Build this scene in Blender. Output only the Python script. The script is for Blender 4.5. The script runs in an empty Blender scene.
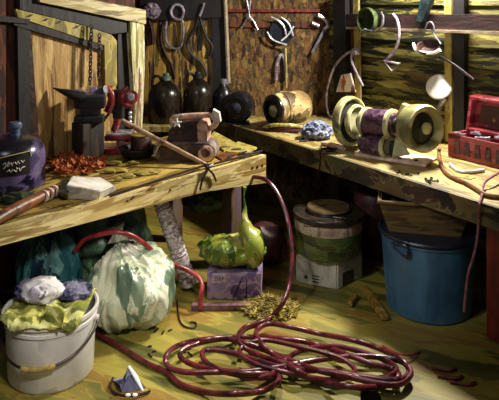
import bpy, bmesh, math, random
from mathutils import Vector, Matrix, noise

S = bpy.context.scene
COL = S.collection
PI = math.pi
rnd = random.Random(7)

# ------------------------------------------------------------------ camera, world, lights, exposure
F = 620.0; CX = 249.5; EYE = 1.85
cam_d = bpy.data.cameras.new('camera'); cam = bpy.data.objects.new('camera', cam_d); COL.objects.link(cam)
cam.location = (0, 0, EYE); cam.rotation_euler = (PI/2, 0, 0)
cam_d.sensor_width = 36; cam_d.lens = 36*F/499; cam_d.shift_y = -200/499
cam_d.clip_start = .05
S.camera = cam
w = bpy.data.worlds.new('room_air'); S.world = w; w.use_nodes = True
w.node_tree.nodes['Background'].inputs[0].default_value = (.62, .66, .8, 1)
w.node_tree.nodes['Background'].inputs[1].default_value = .07
def area(name, loc, target, size, energy, col):
    l = bpy.data.lights.new(name, 'AREA'); l.size = size; l.energy = energy; l.color = col
    o = bpy.data.objects.new(name, l); COL.objects.link(o); o.location = loc
    o.rotation_euler = (Vector(target)-Vector(loc)).to_track_quat('-Z', 'Y').to_euler()
    return o
area('ceiling_lamp_light', (1.36, 4.50, 2.35), (-.1, 3.6, .5), .25, 100, (1, .94, .8))
area('overhead_fill_light', (-1.0, 1.6, 2.95), (-.4, 3.6, .9), .8, 17, (.93, .95, 1))  # soft overhead fill, added; the ceiling has no opening
def spot(name, loc, target, energy, deg, col, blend=.6):
    l = bpy.data.lights.new(name, 'SPOT'); l.energy = energy; l.color = col; l.spot_size = math.radians(deg); l.spot_blend = blend; l.shadow_soft_size = .12
    o = bpy.data.objects.new(name, l); COL.objects.link(o); o.location = loc
    o.rotation_euler = (Vector(target)-Vector(loc)).to_track_quat('-Z', 'Y').to_euler(); return o
spot('bucket_fill_light', (.35, 1.2, 2.3), (-.80, 3.3, .2), 150, 28, (1, .95, .88))  # unseen spot added to brighten the bucket and bags
spot('floor_fill_light', (.05, 3.2, 2.8), (.0, 3.2, 0), 175, 32, (1, .95, .8), .7)  # added downward fill for the floor around the hose coil
spot('tub_fill_light', (-.9, 2.0, 2.1), (.82, 3.9, .35), 75, 30, (.95, .96, 1), .9)  # added fill from the left for the tub and pail
S.view_settings.view_transform = 'Standard'; S.view_settings.look = 'None'
S.view_settings.gamma = 1; S.view_settings.use_curve_mapping = False
S.view_settings.exposure = 0.4

# ------------------------------------------------------------------ perspective helpers (points of the place)
UA = Vector((.682, .731, 0)); NA = Vector((-.731, .682, 0))      # along / behind the left bench
UB = Vector((.555, -.831, 0)); NB = Vector((.831, .555, 0))      # along / behind the right bench
ZB = .78
BA = math.atan2(.731, .682); BB = math.atan2(-.831, .555)
LW = (Vector((-.41, 5.18, 0)), Vector((.731, -.682, 0)))
RW = (Vector((.793, 5.75, 0)), Vector((-.831, -.555, 0)))
BW = (Vector((0, 5.8, 0)), Vector((0, -1, 0)))
def ray(px, py): return Vector(((px-CX)/F, 1, -py/F))
def on(pl, px, py, off=0.):
    p, n = pl; d = ray(px, py); o = Vector((0, 0, EYE))
    t = ((p+n*off-o).dot(n))/d.dot(n)
    return o+d*t
def G(px, py, z=0.):
    t = (EYE-z)*F/py
    return Vector(((px-CX)/F*t, t, z))
def D(px, py, Y): return Vector(((px-CX)/F*Y, Y, EYE-py/F*Y))

# ------------------------------------------------------------------ materials
def lin(h):
    h = h.lstrip('#'); out = []
    for i in (0, 2, 4):
        c = int(h[i:i+2], 16)/255
        out.append(c/12.92 if c <= .04045 else ((c+.055)/1.055)**2.4)
    return (*out, 1)
DABS = {'floor_boards', 'rusty_left_wall', 'rusty_back_wall', 'slat_wall', 'tan_wood_panel', 'yellow_wood', 'yellow_wall_board', 'streaked_post', 'pale_beam', 'dark_beam',
        'bench_top_yellow', 'bench_fascia_pale', 'right_bench_top', 'right_bench_fascia', 'bench_leg_wood', 'yellow_green_rag', 'white_purple_rag', 'navy_rag', 'pale_plastic_bag',
        'teal_plastic_bag', 'dim_green_bag', 'lime_plastic_bag', 'purple_card', 'green_drum', 'brown_wood_bin', 'orange_red_cloth', 'dark_red_box', 'olive_cream_guard', 'purple_motor',
        'tan_casing', 'purple_brown_casing', 'blue_white_rag', 'purple_black_metal', 'black_block', 'white_plastic', 'dark_jug'}
def mat(name, cols, sc=(8, 8, 8), rot=0., rough=.6, metal=0., bump=.3, dist=1.2, lo=.32, hi=.68, spec=.5, trans=0.):
    m = bpy.data.materials.new(name); m.use_nodes = True
    nt = m.node_tree; N = nt.nodes; L = nt.links
    b = N['Principled BSDF']
    b.inputs['Roughness'].default_value = rough; b.inputs['Metallic'].default_value = metal
    b.inputs['Specular IOR Level'].default_value = spec
    if trans: b.inputs['Transmission Weight'].default_value = trans
    tc = N.new('ShaderNodeTexCoord')
    m1 = N.new('ShaderNodeMapping'); m1.inputs['Rotation'].default_value = (0, 0, -rot)
    m2 = N.new('ShaderNodeMapping'); m2.inputs['Scale'].default_value = sc
    nz = N.new('ShaderNodeTexNoise'); nz.inputs['Scale'].default_value = 1; nz.inputs['Detail'].default_value = 3
    nz.inputs['Distortion'].default_value = dist; nz.inputs['Roughness'].default_value = .55
    cr = N.new('ShaderNodeValToRGB'); e = cr.color_ramp.elements
    n = len(cols)
    for i, c in enumerate(cols):
        p = lo+(hi-lo)*i/max(1, n-1)
        x = e[i] if i < 2 else e.new(p)
        x.position = p; x.color = lin(c)
    L.new(tc.outputs['Object'], m1.inputs[0]); L.new(m1.outputs[0], m2.inputs[0]); L.new(m2.outputs[0], nz.inputs[0])
    if name in DABS:
        # brush dabs: every cell of a stretched, warped cell pattern takes a colour of its own
        ad = N.new('ShaderNodeVectorMath'); ad.operation = 'MULTIPLY_ADD'
        L.new(nz.outputs['Color'], ad.inputs[0]); ad.inputs[1].default_value = (1.1, 1.1, 1.1); L.new(m2.outputs[0], ad.inputs[2])
        vo = N.new('ShaderNodeTexVoronoi'); vo.feature = 'SMOOTH_F1'; vo.inputs['Smoothness'].default_value = .35; vo.inputs['Scale'].default_value = 1.7
        L.new(ad.outputs[0], vo.inputs['Vector'])
        sp = N.new('ShaderNodeSeparateColor'); L.new(vo.outputs['Color'], sp.inputs[0])
        mx = N.new('ShaderNodeMix'); mx.inputs[0].default_value = .25; L.new(sp.outputs[0], mx.inputs[2]); L.new(nz.outputs['Fac'], mx.inputs[3])
        for i in range(n): cr.color_ramp.elements[i].position = .1+.78*i/max(1, n-1)
        L.new(mx.outputs[0], cr.inputs[0])
    else:
        L.new(nz.outputs['Fac'], cr.inputs[0])
    L.new(cr.outputs[0], b.inputs['Base Color'])
    if bump:
        bp = N.new('ShaderNodeBump'); bp.inputs['Strength'].default_value = bump; bp.inputs['Distance'].default_value = .015
        L.new(nz.outputs['Fac'], bp.inputs['Height']); L.new(bp.outputs[0], b.inputs['Normal'])
    return m
M = {}
M['floor'] = mat('floor_boards', ['#3a3a18', '#5e5a22', '#7c7230', '#94883a', '#7c5c24', '#8c7c34'], (1.6, 7, 1), rot=-.5, rough=.5, bump=.25, dist=1.2)
M['ceil'] = mat('ceiling_paint', ['#6a6048', '#857a5c'], (3, 3, 3))
M['wall_l'] = mat('rusty_left_wall', ['#150c0b', '#3c1a12', '#6a3a1e', '#5a2c18', '#241416'], (14, 14, 3), rot=BA, rough=.8)
M['wall_b'] = mat('rusty_back_wall', ['#0e0a08', '#3c2010', '#80582a', '#221810', '#8a6c34', '#4a2814', '#2c3018', '#a07a40'], (17, 17, 7), rough=.8, dist=1.2, bump=.5)
M['wall_r'] = mat('slat_wall', ['#08090a', '#14160c', '#3c3c18', '#8a8440', '#1c1a0e', '#5a4a20', '#b0a855'], (2.2, 2.2, 17), rot=BB, rough=.7, dist=1.3, lo=.28, hi=.70, bump=.4)
M['panel'] = mat('tan_wood_panel', ['#4a3014', '#8a6630', '#bc9658', '#94703a', '#ccaa6c', '#6c4a22'], (16, 16, 1.8), rot=BA, rough=.55, dist=2.4, bump=.4)
M['yellow'] = mat('yellow_wood', ['#5a4c20', '#94843c', '#b8a854', '#746428', '#c4b674'], (9, 9, 3), rough=.55)
M['yellowboard'] = mat('yellow_wall_board', ['#120c0a', '#3c2412', '#b48c3c', '#1c120c', '#ccaa54', '#8a6428', '#2a180e'], (17, 17, 2.2), rough=.6, dist=1.2)
M['streak'] = mat('streaked_post', ['#15140e', '#8a8038', '#c9c490', '#e6e2c8', '#6a3a24', '#b8ac58'], (26, 26, 2.2), rough=.55, dist=1.8, lo=.3, hi=.7)
M['dark'] = mat('black_wood', ['#08080a', '#15131a', '#241a18'], (9, 9, 3), rough=.6)
M['beam'] = mat('dark_beam', ['#150c10', '#2a1618', '#3c2020', '#1a1014'], (5, 5, 20), rough=.6)
M['lightbeam'] = mat('pale_beam', ['#4a3c1e', '#a89658', '#d6caa0', '#8a7440'], (2.5, 2.5, 18), rot=BA, rough=.55)
M['bench_a'] = mat('bench_top_yellow', ['#0e0906', '#2c1a0c', '#8a6c2c', '#c8ac58', '#4a2c12', '#b09444', '#1c140a'], (1.6, 8, 4), rot=BA, rough=.5, dist=2.0, lo=.28, hi=.7, bump=.5)
M['fascia_a'] = mat('bench_fascia_pale', ['#2a1a0c', '#8a6a30', '#c8b070', '#dccb94', '#8a6c34', '#d0bc80', '#4a3018'], (1.8, 6, 13), rot=BA, rough=.5, dist=1.6, bump=.4)
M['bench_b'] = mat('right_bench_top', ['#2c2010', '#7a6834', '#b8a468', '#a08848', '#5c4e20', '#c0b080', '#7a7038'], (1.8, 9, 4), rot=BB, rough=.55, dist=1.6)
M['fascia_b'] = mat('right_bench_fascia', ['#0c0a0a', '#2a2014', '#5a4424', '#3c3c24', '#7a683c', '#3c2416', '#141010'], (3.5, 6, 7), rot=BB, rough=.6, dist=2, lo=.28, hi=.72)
M['leg'] = mat('bench_leg_wood', ['#2a1c14', '#6a5430', '#5a4a5a', '#8a7438'], (18, 18, 2), rough=.6)
M['redpost'] = mat('red_paint', ['#3a100e', '#6c2018', '#8a3022'], (9, 9, 3), rough=.5)
M['white'] = mat('white_plastic', ['#b0aca6', '#ccc8be', '#dcd8ce', '#d4d0cc', '#c0bcb8'], (3, 3, 3), rough=.45, bump=.1)
M['wire'] = mat('dark_wire', ['#140a0c', '#2c1618'], (20, 20, 20), rough=.4)
M['grip'] = mat('tan_grip', ['#8a7034', '#b8a058'], (20, 20, 20))
M['ragyel'] = mat('yellow_green_rag', ['#4a5020', '#8a8c34', '#c0bc60', '#d8d8a0'], (12, 12, 12), rough=.8, dist=2)
M['ragwhite'] = mat('white_purple_rag', ['#4c4858', '#948e9c', '#d4cecc', '#e4dedc'], (9, 9, 9), rough=.8, dist=2)
M['ragnavy'] = mat('navy_rag', ['#14142a', '#2c2c4c', '#5c5a78', '#a09cac'], (9, 9, 9), rough=.8, dist=2)
M['bagclear'] = mat('pale_plastic_bag', ['#3c5040', '#6a8068', '#a8b090', '#d8d8bc', '#c8c8a8', '#8a9c84', '#e0dcc8'], (7, 7, 2.4), rough=.28, dist=1.6, bump=.3)
M['bagteal'] = mat('teal_plastic_bag', ['#06101c', '#16384a', '#2a5c60', '#6a9890', '#123040'], (8, 8, 3), rough=.3, dist=2, bump=.4)
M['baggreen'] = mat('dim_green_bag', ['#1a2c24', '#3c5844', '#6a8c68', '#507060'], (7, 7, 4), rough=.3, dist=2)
M['baglime'] = mat('lime_plastic_bag', ['#1c300a', '#3c5818', '#6c8426', '#a8a848', '#486418', '#c4bc68', '#82982e'], (9, 9, 4), rough=.3, dist=1.2, bump=.4)
M['purplebox'] = mat('purple_card', ['#3a2a4c', '#7a6490', '#a890b4', '#b898a4', '#64507e'], (8, 8, 12), rough=.6)
M['paper'] = mat('paper_label', ['#a08ca8', '#c8b8c8'], (20, 20, 20))
M['ink'] = mat('dark_ink', ['#140c1c', '#20142c'], (20, 20, 20))
M['hose'] = mat('red_brown_hose', ['#1c060c', '#481420', '#642028', '#38101a'], (10, 10, 10), rough=.3, bump=.1)
M['redhose'] = mat('bright_red_hose', ['#5c1418', '#8c262c', '#a83c40'], (10, 10, 10), rough=.35, bump=.1)
M['tube'] = mat('silver_quilted_tube', ['#5a4c50', '#9a8c90', '#dcd0d0', '#7a6a70'], (30, 30, 30), rough=.4, metal=.1, dist=1)
M['tealtub'] = mat('blue_tub_plastic', ['#2a475c', '#3c627c', '#4c7890'], (3, 3, 1.5), rough=.4, bump=.1)
M['bluedark'] = mat('dark_blue_plastic', ['#10141f', '#1c2838'], (9, 9, 9), rough=.4)
M['brownbin'] = mat('brown_wood_bin', ['#2a1c10', '#54401e', '#6e562a', '#3c2a14'], (4, 4, 22), rough=.6)
M['lid'] = mat('dark_lid', ['#15110f', '#2a221c', '#3c3026'], (8, 8, 8), rough=.3, bump=.1)
M['lidtop'] = mat('brown_lid_top', ['#3a3020', '#5a4c30', '#4a3a28'], (6, 6, 6), rough=.25, bump=.1)
M['pailband'] = mat('pinkish_label_band', ['#6c5c4c', '#a08c78', '#b8a48c', '#7a6c5c'], (9, 9, 9), rough=.5)
M['pailgreen'] = mat('green_drum', ['#182010', '#3c4a20', '#5a6430', '#2c3416', '#4a3a1c'], (5, 5, 14), rough=.3, dist=1.6)
M['whitebox'] = mat('off_white_carton', ['#8a8470', '#b4ae98', '#c0bca8'], (6, 6, 6), rough=.6)
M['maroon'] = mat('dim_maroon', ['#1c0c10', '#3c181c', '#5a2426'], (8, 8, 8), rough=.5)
M['straw'] = mat('straw', ['#4a3a12', '#7c6a26', '#a89440'], (20, 20, 20), rough=.8)
M['scrapwood'] = mat('scrap_wood', ['#4a3010', '#8a6c28', '#a8883c'], (10, 10, 10), rough=.6)
M['plank'] = mat('purple_brown_plank', ['#3a2030', '#6a4a50', '#8a6c50'], (10, 10, 10), rough=.5)
M['orange'] = mat('orange_shaving', ['#5a2008', '#9a481c', '#b86428', '#6a2a10'], (30, 30, 30), rough=.7)
M['canister'] = mat('purple_black_metal', ['#101018', '#1c1a2a', '#4a4066', '#74648c', '#16161f'], (4, 4, 6), rough=.25, metal=.1)
M['canlabel'] = mat('black_label', ['#0a0a0a', '#1a120e'], (10, 10, 10))
M['gold'] = mat('yellow_ink', ['#b8a850', '#d8cc80'], (10, 10, 10))
M['cream'] = mat('cream_ink', ['#d8ccb0', '#efe6d4'], (10, 10, 10))
M['bluecap'] = mat('grey_blue_cap', ['#2c3650', '#6a7890'], (20, 20, 20), rough=.4)
M['brushwood'] = mat('red_brown_handle', ['#3a1c10', '#6a3c20', '#8a5430'], (4, 14, 8), rot=BA, rough=.4)
M['bristle'] = mat('white_bristle', ['#a09a90', '#d0cac0', '#e8e2dc'], (6, 20, 6), rot=-.4, rough=.6)
M['ferrule'] = mat('dark_green_ferrule', ['#0c1814', '#24403a', '#5a7a6a'], (26, 26, 26), rough=.35, metal=.3)
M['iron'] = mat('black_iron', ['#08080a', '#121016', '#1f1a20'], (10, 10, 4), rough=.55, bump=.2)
M['shadowblock'] = mat('black_block', ['#08080a', '#16100e', '#3c2a1c'], (24, 24, 2), rot=BA, rough=.7, lo=.38, hi=.8)  # for the block under the horned shape, black in place of a cast shadow
M['redmetal'] = mat('red_machine', ['#2a080c', '#6a1c22', '#94383a', '#3c0e14'], (10, 10, 10), rough=.3)
M['chrome'] = mat('bright_steel', ['#8a8a92', '#c8c8d0', '#e8e8ee'], (10, 10, 10), rough=.25, metal=.6)
M['steel'] = mat('grey_steel', ['#4a4a54', '#8a8a96', '#b8b8c4'], (14, 14, 14), rough=.35, metal=.5)
M['rustiron'] = mat('brown_iron', ['#1c1010', '#3c2420', '#5a3c34'], (14, 14, 14), rough=.5, metal=.3)
M['glass'] = mat('dark_jug', ['#0a0808', '#17120f', '#30271d', '#1c1614'], (7, 7, 5), rough=.25, lo=.35, hi=.7, bump=.15)
M['glassblk'] = mat('black_jug', ['#08080c', '#121218', '#23232c'], (7, 7, 5), rough=.28, bump=.15)
M['capgreen'] = mat('green_grey_cap', ['#2c3a34', '#6a7c6c'], (20, 20, 20), rough=.4)
M['tantool'] = mat('tan_casing', ['#2a2014', '#5c4a30', '#a88c5c', '#cbb484', '#3c3020', '#8a7650'], (6, 6, 6), rough=.4)
M['bluerag'] = mat('blue_white_rag', ['#2c3048', '#5c6488', '#9ca4bc', '#444c70'], (22, 22, 22), rough=.8, dist=2)
M['purplemot'] = mat('purple_motor', ['#1c1020', '#3c2438', '#6a4a60', '#2a182c'], (16, 16, 16), rough=.35)
M['guard'] = mat('olive_cream_guard', ['#4a4a2c', '#8a8658', '#b8b488', '#c8c49a'], (3.5, 3.5, 3.5), rough=.35, dist=1.5, bump=.15)
M['stone'] = mat('grinding_stone', ['#0e0e0e', '#1c1c1c', '#3a3a30'], (8, 8, 8), rough=.7)
M['pinkbase'] = mat('pink_tan_base', ['#a88470', '#d0b09c', '#e8d4c0'], (8, 8, 8), rough=.5)
M['redbox'] = mat('dark_red_box', ['#4a1018', '#7c2430', '#9c3844', '#b4606a', '#5c141e'], (6, 6, 10), rough=.3, bump=.15)
M['redbox_in'] = mat('red_box_inside', ['#2a060c', '#4a0e18'], (7, 7, 7), rough=.4)
M['disc'] = mat('white_enamel', ['#f4f4f4', '#ffffff'], (6, 6, 6), rough=.35, bump=.05)
M['cord'] = mat('brown_cord', ['#5a3018', '#8a5c30'], (20, 20, 20), rough=.5)
M['pinkwire'] = mat('pink_wire', ['#7a4450', '#a87080'], (20, 20, 20), rough=.4)
M['whitewire'] = mat('pale_wire', ['#b09ca0', '#d8ccd0'], (20, 20, 20), rough=.4)
M['stick'] = mat('tan_stick', ['#6a4c38', '#a8886c', '#c0a484'], (10, 10, 10), rough=.5)
M['pale'] = mat('pale_rod', ['#8a7860', '#b0a088'], (10, 10, 10), rough=.5)
M['purplesteel'] = mat('purple_steel', ['#5a4c5c', '#a090a4', '#c8bccc'], (14, 14, 14), rough=.35, metal=.3)
M['teal'] = mat('grey_teal_plastic', ['#142024', '#2c444c', '#3c5a64'], (10, 10, 10), rough=.5)
M['sander'] = mat('purple_brown_casing', ['#120c10', '#2a1a20', '#4a2e34', '#1c1216', '#6a4c48'], (9, 9, 9), rough=.35)
M['sandbelt'] = mat('grey_brown_belt', ['#3a2e2c', '#6a5a54', '#9a8a80'], (9, 9, 9), rough=.6)
M['handlepink'] = mat('pinkish_handle', ['#8a6458', '#c8a08c', '#e0c8b4'], (12, 12, 12), rough=.4)
M['soot'] = mat('soot_black', ['#030303', '#060606'], (9, 9, 9), rough=1, bump=0, spec=0)
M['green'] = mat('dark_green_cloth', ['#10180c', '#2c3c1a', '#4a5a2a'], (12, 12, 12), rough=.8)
M['redcloth'] = mat('orange_red_cloth', ['#7a2c1c', '#b86a4a', '#e0ccb8', '#e8dccc', '#5a1c14'], (10, 10, 4), rough=.7)

# ------------------------------------------------------------------ mesh building
class MB:
    def __init__(s): s.bm = bmesh.new()
    def _faces(s, rings, closed_u=True, caps=(True, True)):
        bm = s.bm; R = []
        for r in rings: R.append([bm.verts.new(p) for p in r])
        n = len(R[0])
        for a, b in zip(R[:-1], R[1:]):
            for i in range(n if closed_u else n-1):
                j = (i+1) % n
                try: bm.faces.new((a[i], a[j], b[j], b[i]))
                except ValueError: pass
        for k, q in ((0, caps[0]), (-1, caps[1])):
            if q:
                try: bm.faces.new(R[k] if k == -1 else R[k][::-1])
                except ValueError: pass
        return R
    def box(s, c, size, rz=0., tilt=None, bev=.006):
        t = bmesh.new(); bmesh.ops.create_cube(t, size=1)
        bmesh.ops.scale(t, vec=Vector(size), verts=t.verts)
        if bev: bmesh.ops.bevel(t, geom=t.edges[:], offset=min(bev, min(size)*.3), segments=2, affect='EDGES', profile=.6)
        mt = Matrix.Translation(c) @ Matrix.Rotation(rz, 4, 'Z')
        if tilt: mt = mt @ Matrix.Rotation(tilt[1], 4, tilt[0])
        bmesh.ops.transform(t, matrix=mt, verts=t.verts)
        s.merge(t); return s
    def merge(s, t):
        me = bpy.data.meshes.new('tmp'); t.to_mesh(me); t.free(); s.bm.from_mesh(me); bpy.data.meshes.remove(me)
    def prism(s, front, back):
        """two matching outlines -> closed solid"""
        s._faces([back, front]); return s
    def slab(s, pl, pts, off, th):
        n = pl[1]; fr = [on(pl, x, y, off+th) for x, y in pts]
        return s.prism(fr, [p-n*th for p in fr])
    def lathe(s, prof, o, axis=(0, 0, 1), n=28, wob=None):
        ax = Vector(axis).normalized(); q = ax.to_track_quat('Z', 'Y').to_matrix(); o = Vector(o)
        rings = []
        for r, z in prof:
            ring = []
            for i in range(n):
                a = 2*PI*i/n; rr = max(r, 1e-4)
                if wob: rr *= wob(a, z)
                ring.append(o+q @ Vector((rr*math.cos(a), rr*math.sin(a), z)))
            rings.append(ring)
        s._faces(rings); return s
    def tube(s, pts, r, n=8, closed=False):
        pts = [Vector(p) for p in pts]; m = len(pts)
        rad = r if isinstance(r, (list, tuple)) else [r]*m
        tg = []
        for i in range(m):
            if closed: d = pts[(i+1) % m]-pts[i-1]
            else: d = pts[min(i+1, m-1)]-pts[max(i-1, 0)]
            tg.append(d.normalized() if d.length > 1e-9 else Vector((0, 0, 1)))
        t = tg[0]; u = t.orthogonal().normalized(); rings = []
        for i in range(m):
            t2 = tg[i]; u = (u-t2*u.dot(t2))
            u = u.normalized() if u.length > 1e-6 else t2.orthogonal().normalized()
            v = t2.cross(u)
            rings.append([pts[i]+(u*math.cos(2*PI*k/n)+v*math.sin(2*PI*k/n))*rad[i] for k in range(n)])
        if closed: rings.append(rings[0])
        s._faces(rings, caps=(not closed, not closed))
        if closed: bmesh.ops.remove_doubles(s.bm, verts=s.bm.verts, dist=1e-6)
        return s
    def blob(s, c, size, amp=.15, freq=3., seed=0., sub=4, flat=None, fold=0., nfold=9, ridged=True, crease=0., pole=None):
        t = bmesh.new(); bmesh.ops.create_icosphere(t, subdivisions=sub, radius=1)
        c = Vector(c); off = Vector((seed*3.1, seed*1.7, seed*.9))
        for v in t.verts:
            p = v.co.copy(); k = noise.noise(p*freq+off)
            if ridged: k = 1-2*abs(k)*1.4
            k2 = noise.noise(p*freq*2.3+off*2)
            d = 1+amp*k+amp*.4*k2
            if fold:
                a = math.atan2(p.y, p.x); d += fold*math.sin(a*nfold+3*noise.noise(p*1.5+off))*(.3+.7*max(0, p.z+.4))
            if crease:
                pw = p if pole is None else p-Vector(pole)
                a = math.atan2(pw.y, pw.x); kk = noise.noise(Vector((math.cos(a)*2.6, math.sin(a)*2.6, p.z*.9))+off*1.3)
                k3 = noise.noise(Vector((math.cos(a)*6, math.sin(a)*6, p.z*1.6))+off*.7)
                d += crease*((1-abs(kk)*3.4)*.8+(1-abs(k3)*3)*.4)
            q = p*d
            if flat is not None and q.z < flat: q.z = flat+(q.z-flat)*.05
            v.co = c+Vector((q.x*size[0], q.y*size[1], q.z*size[2]))
        s.merge(t); return s
    def sphere(s, c, r, sub=2):
        t = bmesh.new(); bmesh.ops.create_icosphere(t, subdivisions=sub, radius=1)
        if not isinstance(r, (tuple, list)): r = (r, r, r)
        for v in t.verts: v.co = Vector(c)+Vector((v.co.x*r[0], v.co.y*r[1], v.co.z*r[2]))
        s.merge(t); return s

def cat(pts, k=6, closed=False):
    P = [Vector(p) for p in pts]; n = len(P); out = []
    for i in range(n if closed else n-1):
        if closed: a, b, c, d = P[i-1], P[i], P[(i+1) % n], P[(i+2) % n]
        else: a, b, c, d = P[max(i-1, 0)], P[i], P[i+1], P[min(i+2, n-1)]
        for j in range(k):
            t = j/k
            out.append(.5*((2*b)+(c-a)*t+(2*a-5*b+4*c-d)*t*t+(3*b-a-3*c+d)*t*t*t))
    if not closed: out.append(P[-1])
    return out

def tag(o, label, cat_, group=None):
    o['label'] = label; o['category'] = cat_
    if group: o['group'] = group
    return o
def thing(name, label, cat_, loc, group=None):
    o = bpy.data.objects.new(name, None); COL.objects.link(o); o.location = Vector(loc)
    o.empty_display_size = .05
    return tag(o, label, cat_, group)
WL = {}
def obj(name, mb, m, parent=None, label=None, smooth=True, kind=None, angle=40):
    bm = mb.bm
    bmesh.ops.recalc_face_normals(bm, faces=bm.faces)
    if parent is None:
        xs = [v.co for v in bm.verts]
        org = Vector(((min(v.x for v in xs)+max(v.x for v in xs))/2, (min(v.y for v in xs)+max(v.y for v in xs))/2, min(v.z for v in xs)))
        loc = org
    else:
        org = WL[parent.name] if parent.name in WL else Vector(parent.location); loc = Vector((0, 0, 0))
    bmesh.ops.translate(bm, vec=-org, verts=bm.verts)
    me = bpy.data.meshes.new(name); bm.to_mesh(me); bm.free()
    me.materials.append(M[m] if isinstance(m, str) else m)
    if smooth:
        me.shade_smooth()
        try: me.set_sharp_from_angle(angle=math.radians(angle))
        except Exception: pass
    o = bpy.data.objects.new(name, me); COL.objects.link(o); o.location = loc
    WL[o.name] = org.copy()
    if parent is not None: o.parent = parent
    if label: o['label'] = label
    if kind: o['kind'] = kind
    return o
def solo(name, mb, m, label, cat_, group=None, **k):
    return tag(obj(name, mb, m, **k), label, cat_, group)
def struct(name, mb, m): return obj(name, mb, m, kind='structure', smooth=False)

# ------------------------------------------------------------------ the room
b = MB(); b.prism([(-4, -.5, 0), (4.5, -.5, 0), (4.5, 6.1, 0), (-4, 6.1, 0)][0:4], [(-4, -.5, -.1), (4.5, -.5, -.1), (4.5, 6.1, -.1), (-4, 6.1, -.1)])
# prism() takes vectors
def V4(l): return [Vector(p) for p in l]
b.bm.free(); b = MB()
b.prism(V4([(-4, -.5, 0), (4.5, -.5, 0), (4.5, 6.1, 0), (-4, 6.1, 0)]), V4([(-4, -.5, -.1), (4.5, -.5, -.1), (4.5, 6.1, -.1), (-4, 6.1, -.1)]))
struct('floor', b, 'floor')
b = MB()
b.prism(V4([(-4, -.5, 3.1), (4.5, -.5, 3.1), (4.5, 6.1, 3.1), (-4, 6.1, 3.1)]), V4([(-4, -.5, 3), (4.5, -.5, 3), (4.5, 6.1, 3), (-4, 6.1, 3)]))
struct('ceiling', b, 'ceil')
def vwall(name, p, q, nrm, m, th=.12, z0=0, z1=3):
    p = Vector(p); q = Vector(q); n = Vector(nrm)
    b = MB(); f = [Vector((p.x, p.y, z0)), Vector((q.x, q.y, z0)), Vector((q.x, q.y, z1)), Vector((p.x, p.y, z1))]
    b.prism(f, [v-n*th for v in f]); return struct(name, b, m)
A0 = LW[0]
vwall('wall_left', A0-UA*.67, A0-UA*3.9, LW[1], 'wall_l')
vwall('wall_back', (-1.9, 5.8, 0), (.80, 5.8, 0), BW[1], 'wall_b')
# right wall: overlapping horizontal boards on one backing
b = MB(); R0 = RW[0]-UB*.06; R1 = RW[0]+UB*4.9; n = RW[1]
f = [R0, R1, R1+Vector((0, 0, 3)), R0+Vector((0, 0, 3))]
b.prism(f, [v-n*.12 for v in f])
z = 0.0
while z < 2.9:
    h = .15
    lo_, hi_ = .022, .006
    a = [R0+n*lo_+Vector((0, 0, z+.012)), R1+n*lo_+Vector((0, 0, z+.012)), R1+n*hi_+Vector((0, 0, z+h)), R0+n*hi_+Vector((0, 0, z+h))]
    b.prism(a, [R0+Vector((0, 0, z+.012)), R1+Vector((0, 0, z+.012)), R1+Vector((0, 0, z+h)), R0+Vector((0, 0, z+h))])
    z += h
struct('wall_right', b, 'wall_r')

TR = [0]
def trim(pl, pts, off, th, m):
    TR[0] += 1; b = MB(); b.slab(pl, pts, off, th); return struct('trim_%d' % TR[0], b, m)
# left wall: posts, rails, panel
trim(LW, [(17, -8), (29, -8), (31, 165), (20, 168)], .002, .05, 'dark')
trim(LW, [(-6, -8), (6, -8), (6, 172), (-6, 175)], .002, .03, 'wall_l')
trim(LW, [(-6, 15), (30, 19), (30, 24), (-6, 21)], .055, .015, 'dark')
b = MB(); b.slab(LW, [(22, 25), (128, 48), (130, 142), (30, 161)], .001, .025)
panel = solo('backboard', b, 'panel', 'tall tan wooden board with dark frame on left wall behind the bench', 'board')
fr = MB(); fr.slab(LW, [(14, 18), (88, 39), (108, 44), (110, 47), (109, 52), (86, 46), (14, 25)], .028, .03); obj('lower_rail', fr, 'dark', panel)
fr = MB(); fr.slab(LW, [(16, 9), (86, 26), (86, 40), (18, 17)], .029, .035); yr = obj('top_rail', fr, 'yellow', panel, label='pale yellow rail with dark slots')
for (x, y) in ((29, 15.5), (45, 19.5), (58, 22), (76, 26.5)):
    q = MB(); q.slab(LW, [(x-4, y+2), (x+1, y-1), (x+5, y-1.4), (x+1, y+1.4)], .0645, .002); obj('slot', q, 'dark', yr)
fr = MB(); fr.slab(LW, [(88, 26), (112, 35), (117, 41), (117, 86), (105.5, 86), (104.5, 45), (88, 40)], .030, .034); obj('side_rail', fr, 'yellow', panel, label='yellow right stile of the frame')
fr = MB(); fr.slab(LW, [(25, 27), (31, 29), (41, 165), (33, 165)], .027, .02); obj('edge_strip', fr, 'rustiron', panel)
trim(LW, [(20, -4), (70, 2), (128, 20), (128, 32), (112, 34), (80, 24), (20, 9)], .045, .025, 'dark')
trim(LW, [(40, -10), (146, 10), (146, 24), (125, 20), (60, 6), (40, 2)], .071, .03, 'lightbeam')
trim(LW, [(118, 30), (131, 30), (132, 145), (119, 148)], .026, .014, 'dark')
pst = trim(LW, [(130, 12), (144, 15), (145, 60), (143, 110), (141, 150), (133, 151), (134, 90), (131, 40)], .041, .05, 'streak')

# back wall
trim(BW, [(140, -6), (226, -6), (226, 17), (140, 21)], .03, .05, 'dark')
trim(BW, [(132, 14), (214, 14), (214, 118), (132, 118)], .002, .025, 'yellowboard')
trim(BW, [(212, -6), (226, -6), (227, 117), (213, 117)], .004, .06, 'dark')
trim(BW, [(228, 9), (320, 9), (320, 12), (228, 12)], .003, .03, 'redpost')
trim(BW, [(228, 21), (320, 22), (320, 28), (228, 27)], .003, .02, 'wall_l')
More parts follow.
